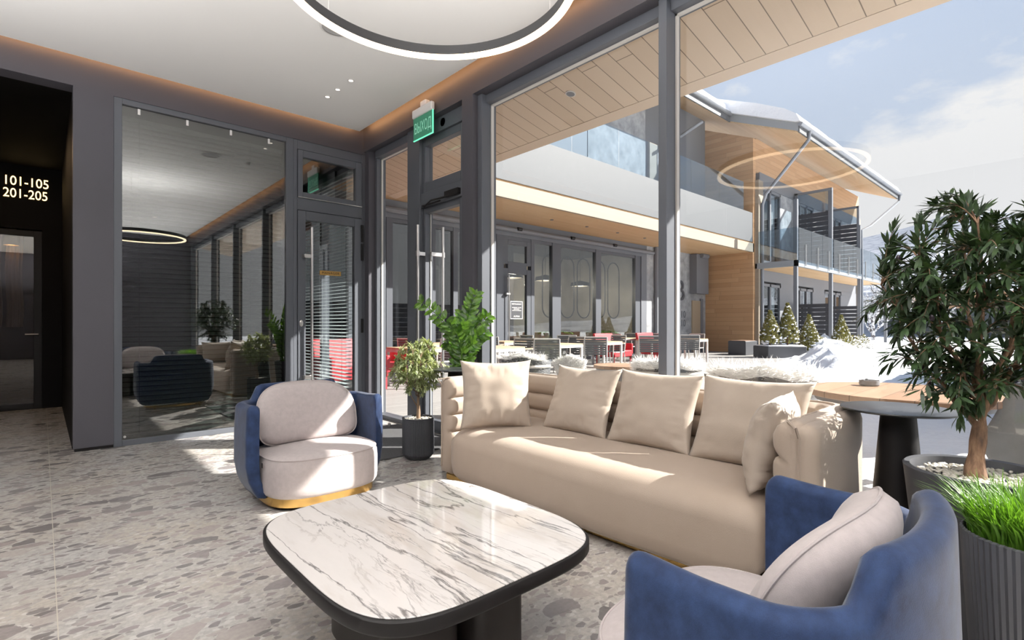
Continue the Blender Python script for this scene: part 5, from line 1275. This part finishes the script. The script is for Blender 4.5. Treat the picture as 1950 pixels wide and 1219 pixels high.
# low wooden table between the sheepskin chairs
def round_table(label, c, r, z, w_=0.04):
    t = thing('round_table', label, 'table', (c[0], c[1], 0), group='round wooden outdoor tables')
    MB().lathe([(0, 0), (r*0.985, 0), (r, 0.006), (r, w_-0.006), (r*0.99, w_), (0, w_)], (0, 0, z-w_), 72).build('table_top', M['teak_r'], t, local=True, smooth=40)
    MB().lathe([(0, z-w_-0.035), (r*0.90, z-w_-0.035), (r*0.93, z-w_), (0, z-w_)], (0, 0, 0), 48).build('under_frame', M['wframe'], t, local=True, smooth=40)
    MB().box(-0.05, 0.05, -0.05, 0.05, 0.02, z-w_-0.03).build('column', M['wframe'], t, local=True, smooth=0)
    MB().lathe([(0, 0), (0.26, 0), (0.26, 0.015), (0.04, 0.03), (0, 0.03)], (0, 0, 0), 36).build('foot', M['wframe'], t, local=True)
    return t
M['teak_r'] = planks('round_table_planks', (0.24, 0.135, 0.08), (0.38, 0.25, 0.165), 0.16, 1, 0, gap=0.02, length=4)
round_table('large round wooden table with an ashtray in the snow right outside the window', (4.16, 0.80), 0.54, 0.75)
round_table('small round wooden table outside between the chairs with sheepskins', (5.6, 4.05), 0.36, 0.66)
t = thing('ashtray', 'round grey ashtray on the large round outdoor table', 'ashtray', (4.30, 0.93, 0.75))
MB().lathe([(0, 0.752), (0.055, 0.752), (0.062, 0.76), (0.062, 0.79), (0.050, 0.79), (0.046, 0.765), (0, 0.765)], (4.34, 1.02, 0), 40).build('bowl', M['clad'], t)
for a in (0.5, 2.6, 4.7): MB().box(4.34+0.052*math.cos(a)-.008, 4.34+0.052*math.cos(a)+.008, 1.02+0.052*math.sin(a)-.008, 1.02+0.052*math.sin(a)+.008, 0.785, 0.795).build('notch', M['clad'], t, smooth=0)
# dark outdoor chair with a grey blanket at the right edge
t = thing('outdoor_chair', 'dark blue wooden outdoor chair with a hanging grey cloth at the right picture edge', 'chair', (4.15, 0.20, 0))
b = MB(); b.box(3.98, 4.05, 0.18, 0.25, 0, 0.86); b.build('leg', M['darkblue'], t, bevel=0.005)
MB().box(4.45, 4.52, 0.18, 0.25, 0, 0.62).build('leg', M['darkblue'], t, bevel=0.005)
MB().box(3.98, 4.05, -0.45, -0.38, 0, 0.86).build('leg', M['darkblue'], t, bevel=0.005)
MB().box(4.45, 4.52, -0.45, -0.38, 0, 0.62).build('leg', M['darkblue'], t, bevel=0.005)
MB().box(3.98, 4.05, -0.38, 0.18, 0.48, 0.84).build('backrest', M['darkblue'], t, bevel=0.005)
MB().box(3.98, 4.52, -0.42, 0.22, 0.36, 0.42).build('seat', M['darkblue'], t, bevel=0.005)
b = MB(); b.grid(lambda i, j: Vector((3.965 - 0.004*math.sin(i), 0.16 + 0.24*(i/10)*(1-abs(j/10-0.55)*1.1), 0.86 - 0.62*(j/10) )), 11, 11)
o = b.build('cloth', M['greycush'], smooth=60); s = o.modifiers.new('t', 'SOLIDIFY'); s.thickness = 0.012
tag(o, 'grey cloth hanging from the dark blue outdoor chair at the right edge', 'cloth')
sheepskin('white sheepskin on the dark blue outdoor chair at the right edge', lambda u, v: Vector((-0.05+0.14*u, -0.5+0.6*v, 0.87+0.02*math.sin(u*3))), 8, 14, 33, 0.05, (4.0, 0.05, 0, 0))
t = thing('outdoor_bench', 'dark blue box bench out in the snow at the far right', 'bench', (11.8, 0.8, 0))
MB().box(11.2, 12.6, 0.66, 1.06, 0, 0.42).build('box', M['darkblue'], t, bevel=0.02); MB().box(11.15, 12.65, 0.64, 1.1, 0.42, 0.48).build('lid', M['darkblue'], t, bevel=0.02)

t = thing('timber_screen', 'dark timber screen in the snow just beyond the right picture edge', 'fence', (12, 0.2, 0))
for k in range(7):
    f = k/6; x, y = 6.5+11*f, -0.05+0.6*f; MB().box(x-.05, x+.05, y-.05, y+.05, -0.05, 2.25).build('post', M['darkblue'], t, smooth=0)
for k in range(9):
    z = 0.15+k*0.235; MB().hexa([(6.5, -.02, z), (17.5, .58, z), (17.5, .55, z), (6.5, -.05, z)], [(6.5, -.02, z+.22), (17.5, .58, z+.22), (17.5, .55, z+.22), (6.5, -.05, z+.22)]).build('board', M['darkblue'], t, smooth=0)
# thujas in the planter in front of the guest wing
def thuja(label, x, y, z, h, r, seed):
    t = thing('thuja', label, 'conifer', (x, y, z), group='small thujas before the guest wing')
    q = random.Random(seed); b = MB(); sn = MB()
    MB().tube([(x, y, z-0.02), (x, y, z+0.3)], 0.03, 6).build('trunk', M['bark'], t)
    for k in range(900):
        f = q.random()**0.8; rr_ = r*math.sin(PI*min(1, 0.18+0.82*f)**0.75)*q.uniform(.75, 1.05)*(1.05-0.55*f) ; a = q.uniform(0, 2*PI)
        p = Vector((x+rr_*math.cos(a), y+rr_*math.sin(a), z+0.05+f*h*0.93)); d = Vector((math.cos(a)*0.5, math.sin(a)*0.5, 1.1))
        b.leaf(p, d, Vector((math.cos(a), math.sin(a), 0)), 0.16, 0.09, 0.05)
        if q.random() < (0.28 if f < 0.8 else 0.35): 
            Mx = Matrix.Translation(p + Vector((math.cos(a), math.sin(a), 0.4))*0.03) @ Matrix.Diagonal((q.uniform(.03, .08), q.uniform(.03, .08), q.uniform(.02, .05), 1)); bmesh.ops.create_icosphere(sn.bm, subdivisions=1, radius=1, matrix=Mx)
    b.build('foliage', M['thuja'], t, smooth=0, recalc=False); sn.build('snow_patches', M['snow'], t)['kind'] = 'stuff'
zt_ = 0.42
thuja('snow dusted thuja nearest the wooden corner, left one of the pair', 19.62, 7.66, zt_, 1.2, 0.34, 1)
thuja('snow dusted taller thuja, right one of the pair by the wooden corner', 20.22, 7.28, zt_, 1.5, 0.36, 2)
thuja('snow dusted thuja between the first two balcony posts', 21.4, 6.95, 0.15, 1.35, 0.35, 3)
thuja('snow dusted thuja furthest right, between the last balcony posts', 24.0, 6.6, 0.15, 1.35, 0.35, 4)
t = thing('planter_box', 'dark rectangular planter box under the pair of thujas', 'planter', (19.9, 7.45, 0))
b = MB(); Rz = Matrix.Rotation(math.radians(-35), 3, 'Z'); b.obox((19.92, 7.45, 0.2), (1.5, 0.9, 0.44), Rz); b.build('box', M['pot'], t, bevel=0.02)
b = MB(); b.obox((19.92, 7.45, 0.425), (1.4, 0.8, 0.05), Rz); b.build('snow_cap', M['snow'], t, bevel=0.02)
t = thing('planter_box', 'small dark planter box at the foot of the wooden wall', 'planter', (20.6, 9.2, 0))
MB().box(20.2, 21.4, 8.8, 9.5, 0, 0.55).build('box', M['pot'], t, bevel=0.02); MB().box(20.25, 21.35, 8.85, 9.45, 0.55, 0.57).build('soil', M['bark'], t, smooth=0)
for k, (x, y) in enumerate(((22.3, 6.85), (23.05, 6.2), (25.4, 6.6), (26.8, 6.55))):
    q = random.Random(50+k); b = MB(); sn = MB(); t = thing('low_shrub', ['low snowy shrub just right of the middle thuja', 'low snowy shrub between the middle thuja and the last thuja', 'low snowy shrub just right of the last thuja', 'low snowy shrub furthest right before the guest wing'][k], 'shrub', (x, y, 0), group='low shrubs before the guest wing')
    for i in range(350):
        d = Vector((q.gauss(0, 1), q.gauss(0, 1), abs(q.gauss(0, 1)))).normalized(); p = Vector((x, y, 0.12)) + Vector((d.x*.45, d.y*.45, d.z*.6))*q.uniform(.6, 1)
        b.leaf(p, d, Vector((0, 0, 1)), 0.11, 0.05)
        if q.random() < 0.25: bmesh.ops.create_icosphere(sn.bm, subdivisions=1, radius=1, matrix=Matrix.Translation(p+Vector((0, 0, .03))) @ Matrix.Diagonal((.05, .05, .03, 1)))
    b.build('foliage', M['thuja'], t, smooth=0, recalc=False); sn.build('snow_patches', M['snow'], t)['kind'] = 'stuff'
    MB().tube([(x, y, -0.05), (x, y, 0.35)], 0.02, 5).build('stem', M['bark'], t)
# bare snowy trees beyond
M['twig'] = mat('snowy_twigs', (0.42, 0.41, 0.42), 0.9); N = NT(M['twig']); N.base(N.mix(N.step(N.noise(N.coord(), 6, 3).outputs[0], 0.45, 0.55), (0.12, 0.11, 0.11), (0.75, 0.77, 0.80)))
def bare_tree(label, x, y, h, seed):
    q = random.Random(seed); b = MB(); t = thing('bare_tree', label, 'tree', (x, y, 0), group='bare snowy trees beyond the guest wing')
    def br(p, d, L, r, dep):
        n = 4; pts = [p]
        for i in range(n): 
            d = (d + Vector((q.uniform(-.25, .25), q.uniform(-.25, .25), q.uniform(-.05, .18)))).normalized(); pts.append(pts[-1] + d*L/n)
        b.tube(pts, r, 4, radii=[r*(1-0.5*i/n) for i in range(n+1)])
        if dep > 0:
            for k in range(5 if dep > 1 else 4):
                a = q.uniform(0, 2*PI); o = Vector((math.cos(a), math.sin(a), q.uniform(.1, .8))); br(pts[q.randint(1, n)], (d*0.6+o).normalized(), L*q.uniform(.5, .7), r*0.55, dep-1)
    br(Vector((x, y, -0.3)), Vector((0, 0, 1)), h*0.42, h*0.016, 4)
    b.build('branches', M['twig'], t, smooth=0, recalc=False)
for k, (x, y, h, w_) in enumerate(((42.0, 9.6, 8.5, 'nearest the end of the guest wing'), (47.0, 8.8, 7.5, 'second from the guest wing'), (52.0, 7.6, 8.0, 'third from the guest wing, left of the olive tree'), (53.0, 0.5, 7.0, 'seen through the crown of the olive tree'), (60.0, -2.5, 9.0, 'at the right picture edge beside the olive tree'), (38.5, 12.0, 9.0, 'rising behind the guest wing balconies'))):
    bare_tree('bare snow covered tree ' + w_, x, y, h, 60+k)
# low chalet beyond
t = thing('garden_pavilion', 'low white pavilion with an orange wood band and snowy roof in the distance', 'building', (62, 9, 0))
MB().box(58, 66, 1.5, 12.5, 0, 2.6).build('wall', M['band'], t, smooth=0); MB().box(57.8, 66, 1.3, 12.6, 2.6, 3.9).build('wood_band', M['woodf'], t, smooth=0)
MB().box(57.3, 66.5, 0.9, 13.0, 3.9, 4.7).build('roof_snow', M['snow'], t, bevel=0.3)
# potted ferns inside the restaurant window
for k, (x, y) in enumerate(((13.0, 12.15), (15.6, 12.2))):
    q = random.Random(80+k); b = MB(); t = thing('potted_fern', ['green fern inside the first wide restaurant window', 'green fern inside the second wide restaurant window'][k], 'potted plant', (x, y, 0), group='ferns in the restaurant windows')
    for i in range(26):
        a = q.uniform(0, 2*PI); p = Vector((x, y, 0.75)); d = Vector((math.cos(a), math.sin(a), 1.0))
        for j in range(9): 
            b.leaf(p, d + Vector((q.uniform(-.5, .5), q.uniform(-.5, .5), 0)), Vector((0, 0, 1)), 0.16, 0.05); p = p + d.normalized()*0.075; d.z -= 0.17
    b.build('fronds', M['zz'], t, smooth=0, recalc=False); MB().lathe([(0, 0), (0.2, 0), (0.24, 0.75), (0, 0.75)], (x, y, 0), 20).build('pot', M['pot'], t)
